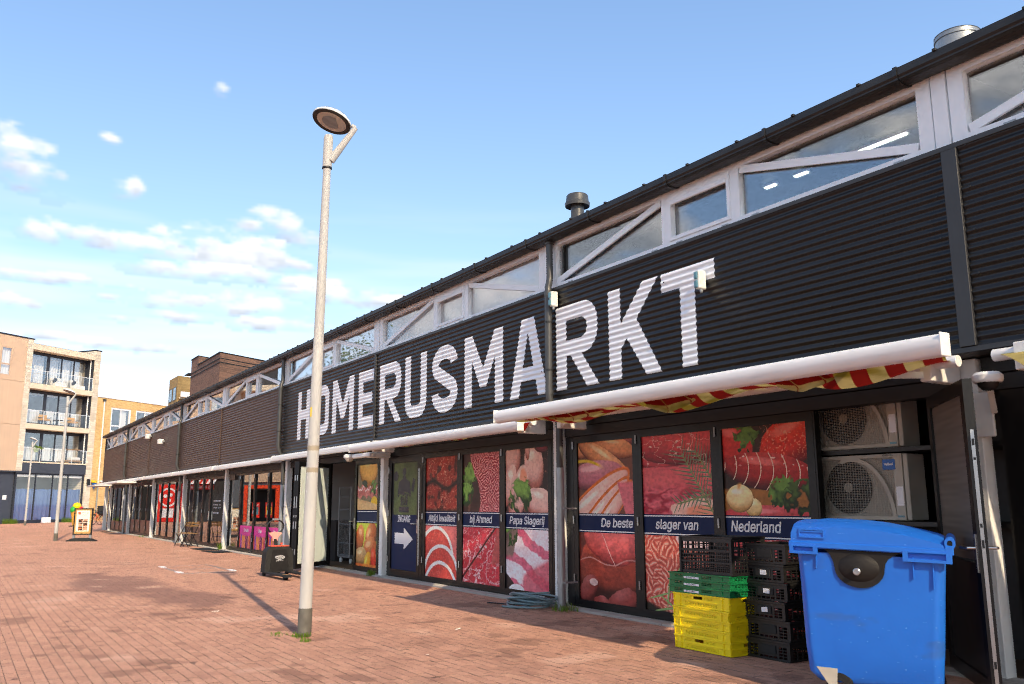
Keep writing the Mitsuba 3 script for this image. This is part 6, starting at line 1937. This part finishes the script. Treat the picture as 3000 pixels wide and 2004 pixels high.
# ------------------------------------------------------------------ trees of the square, left of the frame (mirrored in the windows)
def tree(x, y, h, r, label, seed):
    g = np.random.default_rng(seed)
    k = thing('tree', label, 'tree', 'trees on the square, mirrored in the windows')
    tr = [tube([(x, y, 0), (x + .05, y, h * .2), (x - .05, y + .05, h * .42), (x, y, h * .8)], [.16, .13, .10, .03], 10)]
    tips = []
    for i in range(14):
        a = i * 2.4 + g.uniform(0, .5)
        z0 = h * g.uniform(.3, .65)
        L = r * g.uniform(.6, .95)
        e = np.array([x + L * math.cos(a), y + L * math.sin(a), z0 + h * g.uniform(.06, .26)])
        tr.append(tube([(x, y, z0), (np.array([x, y, z0]) * .5 + e * .5 + [0, 0, .15]), e], [.06, .04, .012], 6))
        tips.append(e)
    part(k, 'trunk', tr, 'm_bark', 40)
    C0 = [t for t in tips] + [np.array([x + g.normal() * r * .45, y + g.normal() * r * .45, h * g.uniform(.45, .95)]) for _ in range(26)]
    V, F = [], []
    for c in C0:
        cr = r * g.uniform(.22, .38)
        nn = 170
        P = c + g.normal(size=(nn, 3)) * cr * [.6, .6, .45]
        for q in P:
            t1 = g.normal(size=3)
            t1 /= np.linalg.norm(t1)
            t2 = np.cross(t1, g.normal(size=3))
            t2 /= np.linalg.norm(t2)
            s = g.uniform(.06, .13)
            V += [q - t1 * s, q + t2 * s * .55, q + t1 * s, q - t2 * s * .55]
            n_ = len(V)
            F += [(n_ - 4, n_ - 3, n_ - 2), (n_ - 4, n_ - 2, n_ - 1)]
    part(k, 'crown', (np.array(V), np.array(F)), 'm_leaf')


tree(-47.5, -5.2, 11.0, 3.2, 'leafy tree on the square, nearest the apartment building', 11)
tree(-42.0, -13.0, 10.0, 3.0, 'leafy tree on the square, middle one of three', 12)
tree(-33.0, -17.0, 9.0, 2.8, 'leafy tree on the square, farthest from the apartment building', 13)

# ------------------------------------------------------------------ bicycles behind the end of the hall, plants at the curtain
def bicycle(x, y, a, m, label):
    k = thing('bicycle', label, 'bicycle')
    Q = lambda q: mv(rotz(q, a), x, y, 0)
    ring_ = lambda cx: [(cx + .34 * math.cos(t), 0, .36 + .34 * math.sin(t)) for t in np.linspace(0, 2 * PI, 25)[:-1]]
    for cx in (-.52, .52):
        w = part(k, 'wheel', Q(tube(ring_(cx), .02, 6, True)), 'm_rubber')
        part(w, 'spoke', [Q(bar((cx, 0, .36), (cx + .33 * math.cos(t), 0, .36 + .33 * math.sin(t)), .004)) for t in np.linspace(0, 2 * PI, 13)[:-1]], 'm_steel', kind='stuff')
    part(k, 'frame', [Q(tube(q, .017, 7)) for q in ([(-.52, 0, .36), (-.05, 0, .33), (.36, 0, .82)], [(-.05, 0, .33), (-.16, 0, .88)], [(-.52, 0, .36), (-.14, 0, .78), (.34, 0, .88)], [(.52, 0, .36), (.36, 0, .82), (.31, 0, 1.02)])], m)
    part(k, 'handlebar', Q(tube([(.18, -.28, 1.04), (.31, -.2, 1.04), (.33, 0, 1.02), (.31, .2, 1.04), (.18, .28, 1.04)], .012, 6)), 'm_black_plastic')
    part(k, 'saddle', Q(box(-.30, -.04, -.07, .07, .88, .95, .03)), 'm_black_plastic')
    part(k, 'carrier', Q(box(-.72, -.34, -.07, .07, .70, .72)), 'm_black_plastic')
    parts(k, 'mudguard', [Q(tube([(cx + .38 * math.cos(t), 0, .36 + .38 * math.sin(t)) for t in np.linspace(.3, 2.9, 14)], .022, 6)) for cx in (-.52, .52)], m)


bicycle(-69.3, 8.55, -.9, 'm_orange', 'orange bicycle parked behind the end post of the hall')
bicycle(-70.6, 8.95, -.8, 'm_black_plastic', 'black bicycle parked behind the orange one')
k = thing('child_seat', 'dark child seat on the orange bicycle', 'child seat')
part(k, 'shell', [box(-69.85, -69.45, 8.75, 9.15, .74, .92, .05), box(-69.9, -69.7, 8.75, 9.15, .9, 1.35, .05)], 'm_black_plastic')
for i, (t, lab) in enumerate(((-3.0, 'yellow flowering weeds at the foot of the dark wall'), (2.4, 'green weeds at the foot of the blue curtain'))):
    q = BO + BD * t + BN * .35
    weed(lab, q[0], q[1], .75, .55, 380, 40 + i, 'weeds along the apartment building')
